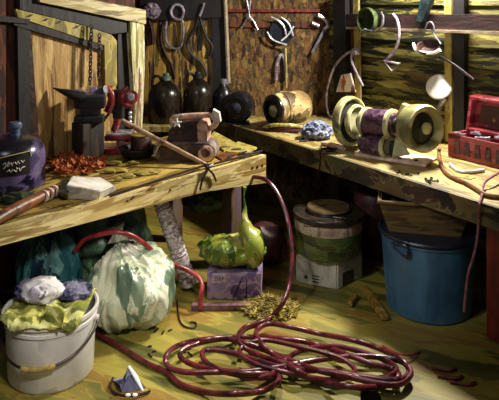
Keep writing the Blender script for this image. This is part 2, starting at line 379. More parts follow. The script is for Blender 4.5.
# right wall posts and rail
trim(RW, [(333, -6), (345, -6), (346, 133), (334, 131)], .03, .09, 'dark')
trim(RW, [(346, 26), (357, 26), (358, 137), (347, 134)], .025, .03, 'wall_l')
trim(RW, [(353, -6), (358, -6), (361, 138), (356, 137)], .056, .02, 'yellow')
trim(RW, [(346, 14), (499, 14.5), (560, 15), (560, 33), (499, 32), (346, 26)], .077, .04, 'beam')
trim(RW, [(346, 27), (499, 31.5), (560, 33), (560, 37), (499, 34.5), (346, 29)], .118, .016, 'pale')
trim(RW, [(444, -6), (451, -6), (452, 142), (445, 141)], .03, .045, 'yellow')
trim(RW, [(453, -6), (464, -6), (464, 146), (454, 144)], .03, .04, 'dark')

# ------------------------------------------------------------------ left bench
ca = G(265, 155, ZB)
la = G(265, 155, ZB)-UA*2.75
bench = thing('workbench', 'long yellow wooden workbench on the left strewn with tools', 'workbench', (0, 0, 0))
bench.location = (ca+la)/2*Vector((1, 1, 0)) if False else Vector(((ca.x+la.x)/2, (ca.y+la.y)/2, 0))
b = MB(); dep = .955
top = [la+NA*dep, la, ca, ca+NA*dep]
top = [p+Vector((0, 0, 0)) for p in top]
b.prism([p for p in top], [p-Vector((0, 0, .04)) for p in top]); obj('bench_top', b, 'bench_a', bench, smooth=False)
pa = (G(0, 228, ZB), -NA)                                                  # front plane of the bench
b = MB()
def fas(px, py): return on(pa, px, py, .03)
f = [on(pa, -40, 258, .035), on(pa, -40, 237, .035), on(pa, 0, 227, .035), on(pa, 120, 194, .035), on(pa, 266, 151, .035), on(pa, 266, 183, .035), on(pa, 235, 187, .035), on(pa, 205, 192, .035), on(pa, 150, 206, .035), on(pa, 0, 246, .035)]
f = [Vector((p.x, p.y, min(p.z, ZB+.012))) for p in f]
b.prism(f, [p+NA*.034 for p in f]); fa = obj('front_board', b, 'fascia_a', bench, smooth=False, label='pale front board, deeper at its right end')
for (x, y) in ((252, 168), (257, 167), (262, 165.5)):
    q = MB(); q.lathe([(0, 0), (.011, 0), (.011, .004), (0, .004)], on(pa, x, y, .033), -NA, 12); obj('bolt_hole', q, 'dark', fa)
for (x, y) in ((131, 199), (133, 197), (127, 201), (170, 190)):
    q = MB(); q.lathe([(0, 0), (.006, 0), (.006, .006), (0, .006)], on(pa, x, y, .034), -NA, 8); obj('nail_head', q, 'dark', fa)
def leg(par, p, m='leg', wdt=.1, z1=ZB-.045, rz=BA, **k):
    b = MB(); b.box((p.x, p.y, z1/2), (wdt, wdt, z1), rz); return obj('leg', b, m, par, **k)
leg(bench, G(247, 156, ZB)+NA*.15)
leg(bench, ca-UA*.1+NA*(dep-.1)); leg(bench, la+UA*.1+NA*.1); leg(bench, la+UA*.1+NA*(dep-.1))
b = MB(); p0 = G(249, 156, ZB)+NA*.1; p1 = la+UA*.1+NA*(dep-.1)

# right bench, with its corner return along the back wall
c0 = G(220, 120, ZB); c1 = G(499, 207, ZB)+UB*.5
bench2 = thing('workbench', 'long pale wooden workbench on the right under the slatted wall', 'workbench', ((c0.x+c1.x)/2, (c0.y+c1.y)/2, 0))
b = MB()
wl = RW[0]-RW[1]*-.03
top = [Vector((-1.25, 5.76, ZB)), Vector((-1.25, 5.22, ZB)), Vector((-.44, 5.22, ZB)), Vector((-.35, 5.53, ZB)), c0, c1, c1+NB*.955, c0+NB*.955+UB*.43, Vector((.62, 5.76, ZB))]
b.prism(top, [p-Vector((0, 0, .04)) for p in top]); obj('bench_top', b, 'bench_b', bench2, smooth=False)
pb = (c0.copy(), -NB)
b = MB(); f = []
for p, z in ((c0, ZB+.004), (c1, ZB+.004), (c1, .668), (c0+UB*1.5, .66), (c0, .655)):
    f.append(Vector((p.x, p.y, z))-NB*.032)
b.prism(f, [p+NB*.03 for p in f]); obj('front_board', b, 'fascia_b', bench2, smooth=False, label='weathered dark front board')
for (x, y) in ((400, 176), (405, 174), (411, 177), (418, 178), (409, 172), (428, 182), (432, 181), (436, 184), (430, 185)):
    pass
rp = G(493, 342); leg(bench2, Vector((rp.x, rp.y, 0))+NB*.06, 'redpost', .10, .735, BB, label='red painted leg')
leg(bench2, c0+UB*.1+NB*.1); leg(bench2, c1-UB*.1+NB*.1); leg(bench2, c1-UB*.1+NB*.8); leg(bench2, c0+UB*.6+NB*.85); leg(bench2, Vector((-1.15, 5.65, 0))); 

# nails scattered along the right bench edge
for i, (x, y) in enumerate(((398, 172), (404, 174), (410, 175), (416, 173), (427, 180), (431, 179), (435, 181), (430, 182))):
    b = MB(); p = G(x, y, ZB+.0095); a = rnd.uniform(0, PI); d = Vector((math.cos(a), math.sin(a), 0))
    b.tube([p-d*.018, p+d*.018], .005, 6); b.lathe([(0, 0), (.009, 0), (.009, .004), (0, .004)], p+d*.016, d, 8)
    solo('nail', b, 'iron', 'short black nail lying loose near the right bench front edge', 'nail', 'loose nails on the right bench')

# ------------------------------------------------------------------ white bucket and its rags
bc = Vector((-.99, 3.10, 0))
bk = thing('bucket', 'white plastic bucket stuffed with rags, in the left front corner', 'bucket', bc)
b = MB(); b.lathe([(0, .0), (.195, 0), (.205, .012), (.216, .27), (.223, .272), (.223, .287), (.219, .29), (.222, .31), (.232, .312), (.232, .328), (.222, .33), (.214, .325), (.19, .03), (0, .03)], bc, n=48)
obj('body', b, 'white', bk)
b = MB()
hp = []
for i in range(25):
    t = i/24; a = PI*1.0+PI*t
    q = Vector((.236*math.cos(a), .236*math.sin(a)-.012*math.sin(PI*t), 0))
    zz = .262-.115*math.sin(PI*t)**1.0
    hp.append(bc+Vector((q.x, q.y, zz)))
b.tube(hp, .0065, 8)
hw = obj('handle', b, 'wire', bk)
b = MB(); b.tube(hp[10:16], .0125, 10); obj('grip', b, 'grip', hw)
for sx in (-1, 1):
    b = MB(); b.lathe([(0, 0), (.018, 0), (.016, .014), (0, .014)], bc+Vector((sx*.222, 0, .262)), (sx, 0, 0), 14); obj('ear', b, 'white', bk)
b = MB()
# yellow-green rag: heaped sheet hanging over the front rim
N_ = 26; grid = []
for i in range(N_):
    row = []
    for j in range(N_):
        u = i/(N_-1)*2-1; v = j/(N_-1)*2-1
        x = u*.19; y = -.232+ (v+1)/2*.36
        r = math.hypot(x, y)
        zz = .334+.03*noise.noise(Vector((u*2.6, v*2.6, 3)))+.008*math.sin(u*11+v*3)
        if y < -.225: 
            pass
        if r > .228:
            k = min(r-.228, .018+.012*math.sin(u*9)); zz = .338-k*1.1-.012*abs(noise.noise(Vector((u*5, 1, 2)))); s_ = (.240+.004*math.sin(u*17)+.05*k)/r; x *= s_; y *= s_
        row.append(bc+Vector((x, y, zz)))
    grid.append(row)
b._faces(grid, closed_u=False, caps=(False, False))
rg = solo('rag', b, 'ragyel', 'yellow-green rag spread over the bucket rim with a pointed corner hanging', 'rag')
md = rg.modifiers.new('thick', 'SOLIDIFY'); md.thickness = .008; md.offset = 1
b = MB(); tip = [D(61, 308, 2.846), D(46, 305, 2.855), D(50, 311, 2.85), D(62, 328, 2.836), D(64, 314, 2.84)]
b.prism(tip, [p+Vector((0, .012, 0)) for p in tip]); obj('corner', b, 'ragyel', rg)
b = MB(); b.blob(bc+Vector((-.05, .03, .385)), (.10, .085, .055), .16, 1.6, 3); solo('rag', b, 'ragwhite', 'crumpled white rag heaped on top in the bucket', 'rag')
b = MB(); b.blob(bc+Vector((.10, .06, .368)), (.08, .08, .032), .2, 2.0, 5); solo('rag', b, 'ragnavy', 'navy and pale rag crumpled at the right of the bucket top', 'rag')
b = MB(); b.blob(bc+Vector((-.155, .08, .368)), (.05, .08, .035), .2, 2.0, 9); solo('rag', b, 'ragnavy', 'dark blue rag crumpled at the left of the bucket top', 'rag')

# ------------------------------------------------------------------ plastic bags by the bucket
b = MB()
b.blob(Vector((-.675, 3.56, .205)), (.245, .215, .225), .10, 1.1, 2, sub=6, flat=-.9, crease=.085, pole=(-.25, .1, 0))
tb = solo('trash_bag', b, 'bagclear', 'pale see-through plastic bag bulging full on the floor beside the bucket', 'bag')
b = MB()
b.lathe([(.0, 0), (.07, .0), (.035, .03), (.028, .045), (.045, .075), (.05, .085), (.03, .08), (0, .07)], Vector((-.78, 3.72, .415)), (-.3, .1, 1), 40, wob=lambda a, z: 1+.15*math.sin(a*7+z*30))
obj('gathered_neck', b, 'bagclear', tb)
b = MB(); b.blob(Vector((-1.16, 3.58, .27)), (.165, .155, .27), .08, 1.4, 6, sub=5, flat=-.94, crease=.09)
solo('trash_bag', b, 'bagteal', 'dark teal plastic bag standing behind the white bucket', 'bag')
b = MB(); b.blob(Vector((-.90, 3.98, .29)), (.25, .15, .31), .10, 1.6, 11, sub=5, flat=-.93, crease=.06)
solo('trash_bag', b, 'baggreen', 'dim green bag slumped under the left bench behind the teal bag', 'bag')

# red hose arching over the bags
b = MB()
pts = [D(76, 250, 3.52), D(84, 240, 3.49), D(98, 235, 3.47), D(115, 232, 3.46), D(130, 235, 3.48), D(143, 243, 3.53), D(158, 255, 3.62), D(172, 264, 3.72), D(187, 270, 3.76), D(198, 277, 3.74), D(202, 286, 3.70), D(201, 294, 3.68), Vector((-.293, 3.68, .022))]
b.tube(cat(pts, 6), .014, 10); solo('hose', b, 'redhose', 'bright red hose arching over the pale bag down to the purple box', 'hose')

# ------------------------------------------------------------------ silver tube, purple box, lime bag
t0 = Vector((-.385, 3.93, .055)); t1 = Vector((-.555, 3.80, .66)); ax = (t1-t0)
b = MB(); prof = []
L_ = ax.length
for i in range(41):
    prof.append((.050+.004*math.sin(i*PI*.9), L_*i/40))
prof = [(0, 0)]+prof+[(.045, L_), (.045, L_-.05), (0, L_-.05)]
b.lathe(prof, t0, ax, 24)
solo('duct_tube', b, 'tube', 'silvery quilted tube leaning up from the floor under the bench front', 'tube')
px0 = Vector((-.25, 3.84, 0))
bx = thing('carton', 'low purple carton with a paper label under the lime bag', 'box', (-.085, 3.97, 0))
b = MB(); b.box((-.088, 3.945, .087), (.335, .26, .172), -.06, bev=.012); obj('body', b, 'purplebox', bx)
for (xa, xb) in ((243, 237), (247, 246)):
    b = MB(); b.tube([D(xa, 276, 3.815), D(xb-4 if xa == 243 else xb, 298, 3.808)], .004, 6); obj('crease', b, 'ink', bx)
b = MB(); pl = [D(212, 274.5, 3.808), D(226, 274.5, 3.806), D(226, 283.5, 3.806), D(212, 283.5, 3.808)]; b.prism([p+Vector((0, .003, 0)) for p in pl], [p+Vector((0, .018, 0)) for p in pl]); lb = obj('label', b, 'paper', bx)
def strokes(par, name, lines, m, r, Y):
    b = MB()
    for l in lines: b.tube([D(x, y, Y) for x, y in l], r, 5)
    return obj(name, b, m, par)
strokes(lb, 'lettering', [[(215.0, 277.0), (215.0, 281.0), (217.0, 280.4), (217.7, 279.0), (216.9, 277.5), (215.0, 277.0)], [(219.3, 281.0), (219.3, 277.5), (220.7, 277.2)], [(219.3, 279.0), (220.5, 279.0)], [(222.1, 277.4), (222.3, 281.0)], [(222.1, 279.2), (224.1, 277.4)]], 'ink', .0018, 3.803)
b = MB()
b.blob(Vector((-.115, 3.93, .266)), (.195, .12, .085), .10, 1.5, 4, sub=5, flat=-.9, crease=.09)
lime = solo('plastic_bag', b, 'baglime', 'lime green plastic bag with twisted top lying on the purple carton', 'bag')
b = MB(); pts = [D(249, 270, 3.90), D(254, 257, 3.86), D(253, 244, 3.87), D(247, 231, 3.90), D(244, 218, 3.93), D(244, 206, 3.95), D(243.5, 195, 3.96), D(244, 187, 3.965)]
rr = [.02, .058, .070, .052, .024, .011, .009, .015]
c_ = cat(pts, 5); R_ = [r.x for r in cat([Vector((r, 0, 0)) for r in rr], 5)]
b.tube(c_, R_, 18)
for v in b.bm.verts:
    k = noise.noise(Vector((v.co.x*26, v.co.y*26, v.co.z*7))); v.co += Vector((k, k*.4, .2*k))*.02
obj('twisted_top', b, 'baglime', lime)
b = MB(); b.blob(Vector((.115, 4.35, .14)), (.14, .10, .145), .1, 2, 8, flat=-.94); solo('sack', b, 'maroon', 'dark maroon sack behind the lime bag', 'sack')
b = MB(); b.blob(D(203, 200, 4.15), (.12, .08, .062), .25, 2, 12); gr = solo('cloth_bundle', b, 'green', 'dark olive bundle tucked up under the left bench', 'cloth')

# ------------------------------------------------------------------ hose coil from the bench end
zf = .018
ga = [D(247, 179, 4.17), D(255, 177, 4.13), D(266, 180, 4.08), D(277, 192, 4.02), D(286, 214, 3.93), D(291, 240, 3.84), D(292, 264, 3.74), D(289, 285, 3.66), D(283, 303, 3.58)]
fl = [(272, 316), (262, 322), (244, 328), (238, 340), (252, 352), (280, 362), (312, 369), (345, 376), (380, 384), (400, 384), (411, 374), (404, 363), (385, 358), (352, 356), (318, 360), (285, 366), (250, 371), (215, 372), (185, 372), (168, 366), (167, 354), (182, 344), (210, 339), (245, 337), (285, 339), (318, 345), (345, 354), (372, 364), (395, 370), (398, 378), (384, 386), (350, 387), (318, 381), (296, 370), (276, 356), (262, 344), (256, 332), (268, 324), (290, 327), (320, 334), (352, 340), (380, 349), (402, 361), (409, 372), (398, 380), (365, 377), (325, 371), (285, 368), (255, 360), (228, 352), (205, 350), (204, 360), (220, 370), (252, 377), (270, 376), (277, 368), (300, 351), (340, 347), (385, 360), (396, 372), (370, 379), (320, 371), (272, 353), (245, 343), (222, 339), (190, 346), (180, 356), (200, 367), (250, 374), (275, 374), (278, 382), (262, 391), (235, 394), (205, 392), (180, 384), (166, 372), (148, 364), (128, 352), (110, 341), (97, 334)]
pts = ga[:]
for i, (x, y) in enumerate(fl):
    t = i/(len(fl)-1)
    zz = zf+.030*abs(math.sin(i*1.37))+.012*(math.sin(i*2.9)+1) if 2 < i < len(fl)-7 else zf
    pts.append(G(x, y, zz))
b = MB(); b.tube(cat(pts, 6), .0135, 9)
solo('hose', b, 'hose', 'long dark red hose hanging from the left bench and coiled on the floor', 'hose')
b = MB(); pts = [G(240, 350, .05), G(262, 340, .06), G(300, 347, .065), G(340, 358, .065), G(355, 372, .05), G(330, 380, .04), G(285, 372, .05), G(250, 362, .06)]
b.tube(cat(pts, 8, closed=True), .0125, 9, closed=True)
solo('hose', b, 'hose', 'separate loop of dark red hose lying on top of the floor coil', 'hose')
# ------------------------------------------------------------------ carton, green pail with lid
qa = Vector((.297, 4.05, 0)); qb = Vector((.555, 3.95, 0)); ang = math.atan2(-.10, .258)
ctr = Vector((.535, 4.155, 0))
wc = thing('carton', 'off-white carton with printed marks under the dark-lidded green pail', 'box', ctr)
cor = [Vector((.30, 4.06, 0)), Vector((.56, 3.95, 0)), Vector((.755, 4.14, 0)), Vector((.50, 4.26, 0))]
b = MB(); b.prism([p+Vector((0, 0, .185)) for p in cor], [p+Vector((0, 0, .0)) for p in cor])
bmesh.ops.bevel(b.bm, geom=b.bm.edges[:], offset=.008, segments=2, affect='EDGES'); obj('body', b, 'whitebox', wc)
fp = (cor[0], Vector((-.39, -.92, 0)).normalized())
fp = (cor[0], ((cor[1]-cor[0]).cross(Vector((0, 0, 1)))).normalized())
if fp[1].y > 0: fp = (fp[0], -fp[1])
fp2 = (cor[1], ((cor[2]-cor[1]).cross(Vector((0, 0, 1)))).normalized())
if fp2[1].y > 0: fp2 = (fp2[0], -fp2[1])
b = MB(); b.lathe([(0, 0), (.012, 0), (.012, .003), (0, .003)], on(fp, 306, 277, .0), fp[1], 12); obj('printed_dot', b, 'ink', wc)
for y0 in (275, 278, 281):
    b = MB(); b.slab(fp, [(312, y0), (319, y0+1.2), (319, y0+2.2), (312, y0+1)], .0, .002); obj('printed_line', b, 'ink', wc)
b = MB(); b.slab(fp2, [(343, 273), (354, 269), (354, 281), (343, 286)], 0, .003); obj('dark_label', b, 'lid', wc)
pc = Vector((.525, 4.13, .186))
pa_ = thing('pail', 'green pail with a pale label band and dark round lid, on a carton', 'pail', pc)
b = MB(); b.lathe([(0, 0), (.205, 0), (.215, .01), (.218, .20), (.212, .21), (.22, .215), (.222, .235), (0, .235)], pc, n=44); obj('body', b, 'pailgreen', pa_)
b = MB(); b.lathe([(.2225, .158), (.2235, .16), (.2265, .225), (.2255, .228), (.21, .228), (.21, .158)], pc, n=44); bd = obj('label_band', b, 'pailband', pa_)
for (x0, x1, y0, y1) in ((304, 316, 219, 226), (333, 345, 217, 226)):
    def cyl(px, py, r=.2285):
        d = ray(px, py); o = Vector((0, 0, EYE)); e = o-pc
        A_ = d.x**2+d.y**2; B_ = 2*(e.x*d.x+e.y*d.y); C_ = e.x**2+e.y**2-r*r
        disc = max(0, B_*B_-4*A_*C_); t = (-B_-math.sqrt(disc))/(2*A_); return o+d*t
    b = MB(); q = [cyl(x0, y0), cyl(x1, y0+1.5), cyl(x1, y1+1), cyl(x0, y1)]; b.tube(q, .0035, 5, closed=True); obj('label_print', b, 'ink', bd)
b = MB(); b.lathe([(.222, .228), (.236, .23), (.240, .25), (.234, .262), (.19, .268), (.165, .262), (.14, .262), (.13, .275), (.0, .278)], pc, n=48); ld = obj('lid', b, 'lid', pa_)
b = MB(); b.lathe([(0, .27), (.13, .27), (.145, .282), (.138, .292), (.12, .288), (0, .286)], pc+Vector((0, 0, .002)), n=40); obj('lid_centre', b, 'lidtop', ld, label='brown glossy raised centre of the lid')

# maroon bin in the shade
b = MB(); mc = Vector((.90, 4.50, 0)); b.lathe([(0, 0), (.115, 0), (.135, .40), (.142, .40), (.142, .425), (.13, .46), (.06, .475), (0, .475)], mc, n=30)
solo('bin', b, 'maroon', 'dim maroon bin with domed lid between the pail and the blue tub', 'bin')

# ------------------------------------------------------------------ blue tub, wooden bin inside
tc_ = Vector((1.085, 3.76, 0))
tub = thing('tub', 'large round blue plastic tub under the right bench', 'tub', tc_)
b = MB(); b.lathe([(0, 0), (.235, 0), (.25, .012), (.28, .43), (.29, .435), (.292, .455), (.282, .462), (.272, .455), (.24, .03), (0, .03)], tc_, n=56); obj('body', b, 'tealtub', tub)
b = MB(); b.lathe([(.286, .452), (.298, .452), (.302, .465), (.296, .474), (.282, .472), (.278, .462)], tc_, n=56)
R = obj('rim', b, 'bluedark', tub)
def cylt(px, py, r):
    d = ray(px, py); o = Vector((0, 0, EYE)); e = o-tc_
    A_ = d.x**2+d.y**2; B_ = 2*(e.x*d.x+e.y*d.y); C_ = e.x**2+e.y**2-r*r
    t = (-B_-math.sqrt(max(0, B_*B_-4*A_*C_)))/(2*A_); return o+d*t
b = MB(); b.tube(cat([cylt(392, 243, .288), cylt(400, 244, .306), cylt(407, 247, .306), cylt(408, 255, .304), cylt(404, 256, .300), cylt(393, 247, .290)], 4), .0085, 8); obj('handle', b, 'bluedark', tub)
wb = thing('wooden_bin', 'brown slatted wooden bin standing inside the blue tub', 'bin', tc_+Vector((0, .02, .032)))
wcn = tc_+Vector((-.02, .03, 0))
def rect(c, hx, hy, z, rz):
    M_ = Matrix.Rotation(rz, 3, 'Z'); return [c+M_ @ Vector((x, y, 0))+Vector((0, 0, z)) for x, y in ((-hx, -hy), (hx, -hy), (hx, hy), (-hx, hy))]
b = MB(); b._faces([rect(wcn, .165, .10, .034, -.25), rect(wcn, .20, .12, .45, -.25), rect(wcn, .265, .15, .645, -.25), rect(wcn, .25, .135, .645, -.25), rect(wcn, .19, .105, .45, -.25)], caps=(True, True)); obj('body', b, 'brownbin', wb, smooth=False)
b = MB(); q = rect(wcn, .268, .155, .645, -.25); b.tube(q, .012, 6, closed=True); obj('rim', b, 'brownbin', wb)

# ------------------------------------------------------------------ floor oddments
b = MB()
pts = [G(112, 380, 0), G(122, 393, 0), G(138, 391, 0), G(146, 388, 0), G(141, 383, 0), G(131, 376, 0)]
apex = G(126, 391, 0)+Vector((0, .05, .085))
bs = [b.bm.verts.new(p+Vector((0, 0, .002))) for p in pts]; av = b.bm.verts.new(apex); bv = b.bm.verts.new(G(120, 385, .05))
for i in range(6): b.bm.faces.new((bs[i], bs[(i+1) % 6], av if i in (1, 2, 3, 4) else bv))
b.bm.faces.new((bs[1], av, bv)); b.bm.faces.new((bs[5], bv, av)); b.bm.faces.new(bs[::-1])
fs = thing('scraper_blade', 'small folded white and purple scrap on the floor in front of the bucket', 'scrap', G(128, 388))
obj('body', b, 'ragnavy', fs, smooth=False)
b = MB(); e0 = apex+Vector((.004, -.004, .004)); b.tube([e0, (e0+G(141, 390, .012))/2+Vector((.004, 0, .006)), G(143, 391, .014)], [.006, .011, .004], 8); obj('white_edge', b, 'disc', fs)
b = MB(); b.tube(cat([G(113, 378, .012), G(110, 387, .012), G(117, 394, .012), G(130, 396, .012), G(142, 394, .012), G(150, 391, .01)], 5), .006, 7); obj('dark_rim', b, 'wire', fs)
for x in (128, 135):
    b = MB(); b.sphere(G(x, 395, .018), (.013, .009, .007)); obj('white_stud', b, 'disc', fs)
fs.name = 'folded_scrap'
b = MB(); c = (G(190, 310)+G(254, 309))/2; b.box(c+Vector((0, 0, .018)), (.36, .045, .035), .02); solo('short_plank', b, 'plank', 'short purplish plank lying on the floor before the purple carton', 'plank')
for (x0, y0, x1, y1, lab, wd) in ((356, 299, 350, 308, 'smaller stub of scrap wood leaning by the blue tub', .03), (364, 291, 385, 322, 'longer scrap of yellow wood on the floor left of the blue tub', .045)):
    p, q = G(x0, y0), G(x1, y1); b = MB(); d = q-p
    b.box((p+q)/2+Vector((0, 0, .022)), (d.length, wd, .03), math.atan2(d.y, d.x), ('Y', 0.0)); solo('wood_scrap', b, 'scrapwood', lab, 'wood scrap')
# straw heap
b = MB()
for i in range(800):
    a = rnd.uniform(0, 2*PI); r = rnd.random()**.6
    c = G(270, 309)+Vector((r*.17*math.cos(a), r*.14*math.sin(a), .015+.055*(1-r)*rnd.random()))
    t = rnd.uniform(0, PI); d = Vector((math.cos(t), math.sin(t), rnd.uniform(-.35, .35)))*rnd.uniform(.015, .04)
    b.tube([c-d, c+d], .0042, 4)
    
b.blob(G(270, 309)+Vector((0, 0, .012)), (.13, .10, .03), .2, 3, 3, sub=3, flat=-.5)
st = solo('straw_heap', b, 'straw', 'small heap of yellow straw and dust on the floor at the coil', 'straw'); st['kind'] = 'stuff'
# dark chips on the floor
for i, (x, y) in enumerate(((150, 347), (154, 352), (150, 356), (184, 353), (188, 350), (190, 355), (156, 331), (163, 333), (170, 331))):
    b = MB(); p = G(x, y); a = rnd.uniform(0, PI); b.box(p+Vector((0, 0, .004)), (rnd.uniform(.02, .05), .009, .007), a, bev=.002)
    solo('bark_chip', b, 'iron', 'tiny dark chip lying on the floor left of the hose coil', 'chip', 'dark chips on the floor')
b = MB(); b.box(G(371, 404)+Vector((0, 0, .02)), (.085, .07, .04), .05); solo('black_block', b, 'soot', 'small black block at the bottom edge of the floor', 'block')
b = MB(); b.tube(cat([G(177, 300, .006), G(179, 318, .006), G(184, 326, .006), G(194, 328, .006), G(196, 323, .006), G(190, 322, .006)], 5), .005, 6); solo('cord', b, 'wire', 'short black cord curling on the floor by the pale bag', 'cord')
for i, (x, y, l) in enumerate(((449, 378, 'curled'), (462, 384, 'flat'), (443, 370, 'thin'))):
    b = MB(); p = G(x, y, .008); b.tube(cat([p+Vector((-.05, .02, 0)), p, p+Vector((.04, -.012, .006)), p+Vector((.07, .015, 0))], 4), .0075, 6); solo('red_scrap', b, 'redpost', '%s scrap of red plastic on the floor at lower right' % l, 'scrap')
b = MB(); b.tube(cat([G(383, 346, .008), G(396, 353, .03), G(410, 355, .03), G(420, 352, .008)], 5), .006, 6); solo('cord', b, 'redhose', 'thin red cord end arching off the floor before the blue tub', 'cord')

# ------------------------------------------------------------------ on the left bench
# canister
cc = G(9, 186, ZB)+Vector((0, .0, .001))
cn = thing('canister', 'dark purple metal canister with lettered black label at far left', 'canister', cc)
b = MB(); b.lathe([(0, 0), (.185, 0), (.2, .012), (.2, .185), (.192, .225), (.165, .262), (.11, .285), (.04, .295), (0, .296)], cc, n=44); cbody = obj('body', b, 'canister', cn)
b = MB(); b.lathe([(.028, .285), (.028, .33), (.036, .333), (.04, .35), (.034, .366), (0, .368)], cc+Vector((.035, 0, 0)), n=20); obj('cap', b, 'bluecap', cn)
def cylc(px, py, r=.2025):
    d = ray(px, py); o = Vector((0, 0, EYE)); e = o-cc
    A_ = d.x**2+d.y**2; B_ = 2*(e.x*d.x+e.y*d.y); C_ = e.x**2+e.y**2-r*r
    t = (-B_-math.sqrt(max(0, B_*B_-4*A_*C_)))/(2*A_); return o+d*t
b = MB(); fr_ = []; bk_ = []
rows_f = []; rows_b = []
for i in range(9):
    x = -8+38*i/8; y0 = 160-9.0*i/8; y1 = 179-6*i/8
    fr_.append((cylc(x, y0, .2045), cylc(x, y1, .2045))); bk_.append((cylc(x, y0, .199), cylc(x, y1, .199)))
b._faces([[f[0], f[1], k[1], k[0]] for f, k in zip(fr_, bk_)]); lab = obj('label', b, 'canlabel', cn)
b = MB(); b.tube([cylc(-8+38*i/8, 160-9*i/8, .2055) for i in range(9)]+[cylc(31, 156, .2055)], .0035, 5); obj('label_border', b, 'gold', lab)
b = MB()
for l in ([(3, 165), (5, 162.5), (6, 166), (4.5, 168), (3.5, 169)], [(7, 164), (8.5, 162), (9.5, 165), (8, 167), (7, 164)], [(11, 163), (12, 166), (13.5, 162.5)], [(15, 162), (16.5, 164.5), (18, 161.5), (19.5, 164)], [(21, 160.5), (23, 162.5), (24.5, 160)], [(7, 172), (9, 170), (11, 172.5), (13, 169.5)], [(14, 170), (16, 172), (17.5, 168.5), (16, 168)], [(19, 168), (20, 171), (22, 167.5), (25, 166.5)]):
    b.tube([cylc(x, y, .2052) for x, y in l], .0032, 5)
obj('lettering', b, 'cream', lab)

# big brush
hz = ZB
b = MB(); pts = [G(-6, 221, ZB+.036), G(12, 211, ZB+.034), G(30, 202, ZB+.034), G(46, 194, ZB+.036), G(58, 188, ZB+.036)]
br = thing('brush', 'broad brush with brown handle and white bristles near the bench front', 'brush', G(60, 190, ZB))
b.tube(cat(pts, 4), [r.x for r in cat([Vector((r, 0, 0)) for r in (.026, .032, .031, .03, .026)], 4)], 12); hd = obj('handle', b, 'brushwood', br)
for (x, y) in ((44, 196), (49, 193.5), (54, 191)):
    b = MB(); p = G(x, y, ZB+.036); b.lathe([(.0, -.005), (.032, -.005), (.033, 0), (.032, .005), (0, .005)], p, G(58, 188, ZB)-G(46, 194, ZB), 14); obj('ring', b, 'pinkbase', hd)
b = MB()
b.prism([G(57, 196, ZB+.001), G(67, 200, ZB+.001), G(74, 178, ZB+.001), G(62, 180, ZB+.001)], [G(58, 192, ZB+.06), G(68, 194, ZB+.06), G(73, 180, ZB+.06), G(63, 180, ZB+.06)]); obj('ferrule', b, 'ferrule', br)
b = MB()
b.prism([G(67, 199, ZB+.001), G(98, 201, ZB+.001), G(117, 190, ZB+.001), G(100, 177, ZB+.001), G(72, 178, ZB+.001)], [G(66, 185, ZB+.095), G(100, 191, ZB+.075), G(114, 185, ZB+.055), G(98, 178, ZB+.075), G(72, 176, ZB+.10)])
bmesh.ops.bevel(b.bm, geom=b.bm.edges[:], offset=.006, segments=2, affect='EDGES'); obj('bristles', b, 'bristle', br)
b = MB(); b.blob(G(22, 199, ZB+.022), (.10, .05, .03), .25, 2.4, 5, flat=-.6); solo('rag', b, 'green', 'dark green rag lying between the canister and the brush handle', 'rag')

# orange shavings
for i in range(95):
    x = rnd.gauss(76, 15); y = rnd.gauss(167, 5.5)
    if not (50 < x < 108): continue
    y = min(max(y, 159 if x < 80 else 156), 177); p = G(x, y, ZB)
    a = rnd.uniform(0, 2*PI); s_ = rnd.uniform(.025, .05)
    b = MB(); d = Vector((math.cos(a), math.sin(a), 0)); n_ = Vector((-d.y, d.x, 0)); rings = []
    lift = rnd.uniform(.01, .045)
    for k in range(7):
        t = k/6*2-1; wv = (1-t*t)**.5*.5*s_+.002; zz = .004+lift*t*t+.008*(i % 3)
        c = p+d*t*s_; rings.append([c+n_*wv+Vector((0, 0, zz+.008)), c+Vector((0, 0, zz)), c-n_*wv+Vector((0, 0, zz+.008)), c+Vector((0, 0, zz+.003))])
    b._faces(rings)
    solo('wood_shaving', b, 'orange', 'curled orange shaving in the heap at the foot of the panel', 'shaving', 'orange shavings on the left bench')
# yellow chips
for i, (x, y, s_) in enumerate(((113, 163, .05), (121, 170, .045), (110, 171, .04), (133, 163, .035), (128, 176, .04), (142, 173, .055), (118, 179, .03), (152, 172, .05))):
    b = MB(); p = G(x, y, ZB+.012); b.blob(p, (s_*.9, s_*.5, .012), .5, 2.2, i, sub=2, flat=-.5)
    solo('wood_chip', b, 'yellow', 'pale yellow wood chip on the middle of the left bench', 'chip', 'yellow chips on the left bench')

# horned black solid added in place of a cast shadow on the panel
an = thing('shadow_shape', 'black horned shape on a block in place of a cast shadow', 'shadow_shape', G(88, 158.5, ZB))
b = MB(); c = G(88, 158.5, ZB); b.box(c+Vector((0, 0, .1255)), (.17, .14, .248), BA, bev=.012); obj('block', b, 'shadowblock', an)
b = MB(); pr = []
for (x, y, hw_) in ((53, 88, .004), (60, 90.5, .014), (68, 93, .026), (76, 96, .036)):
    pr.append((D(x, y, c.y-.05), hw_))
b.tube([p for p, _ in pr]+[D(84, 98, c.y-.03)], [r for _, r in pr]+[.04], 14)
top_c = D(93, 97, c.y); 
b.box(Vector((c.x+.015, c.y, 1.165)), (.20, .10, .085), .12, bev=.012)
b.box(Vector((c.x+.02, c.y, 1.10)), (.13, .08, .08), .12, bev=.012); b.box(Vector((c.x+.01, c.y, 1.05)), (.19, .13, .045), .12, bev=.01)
obj('shadow_upper', b, 'iron', an)

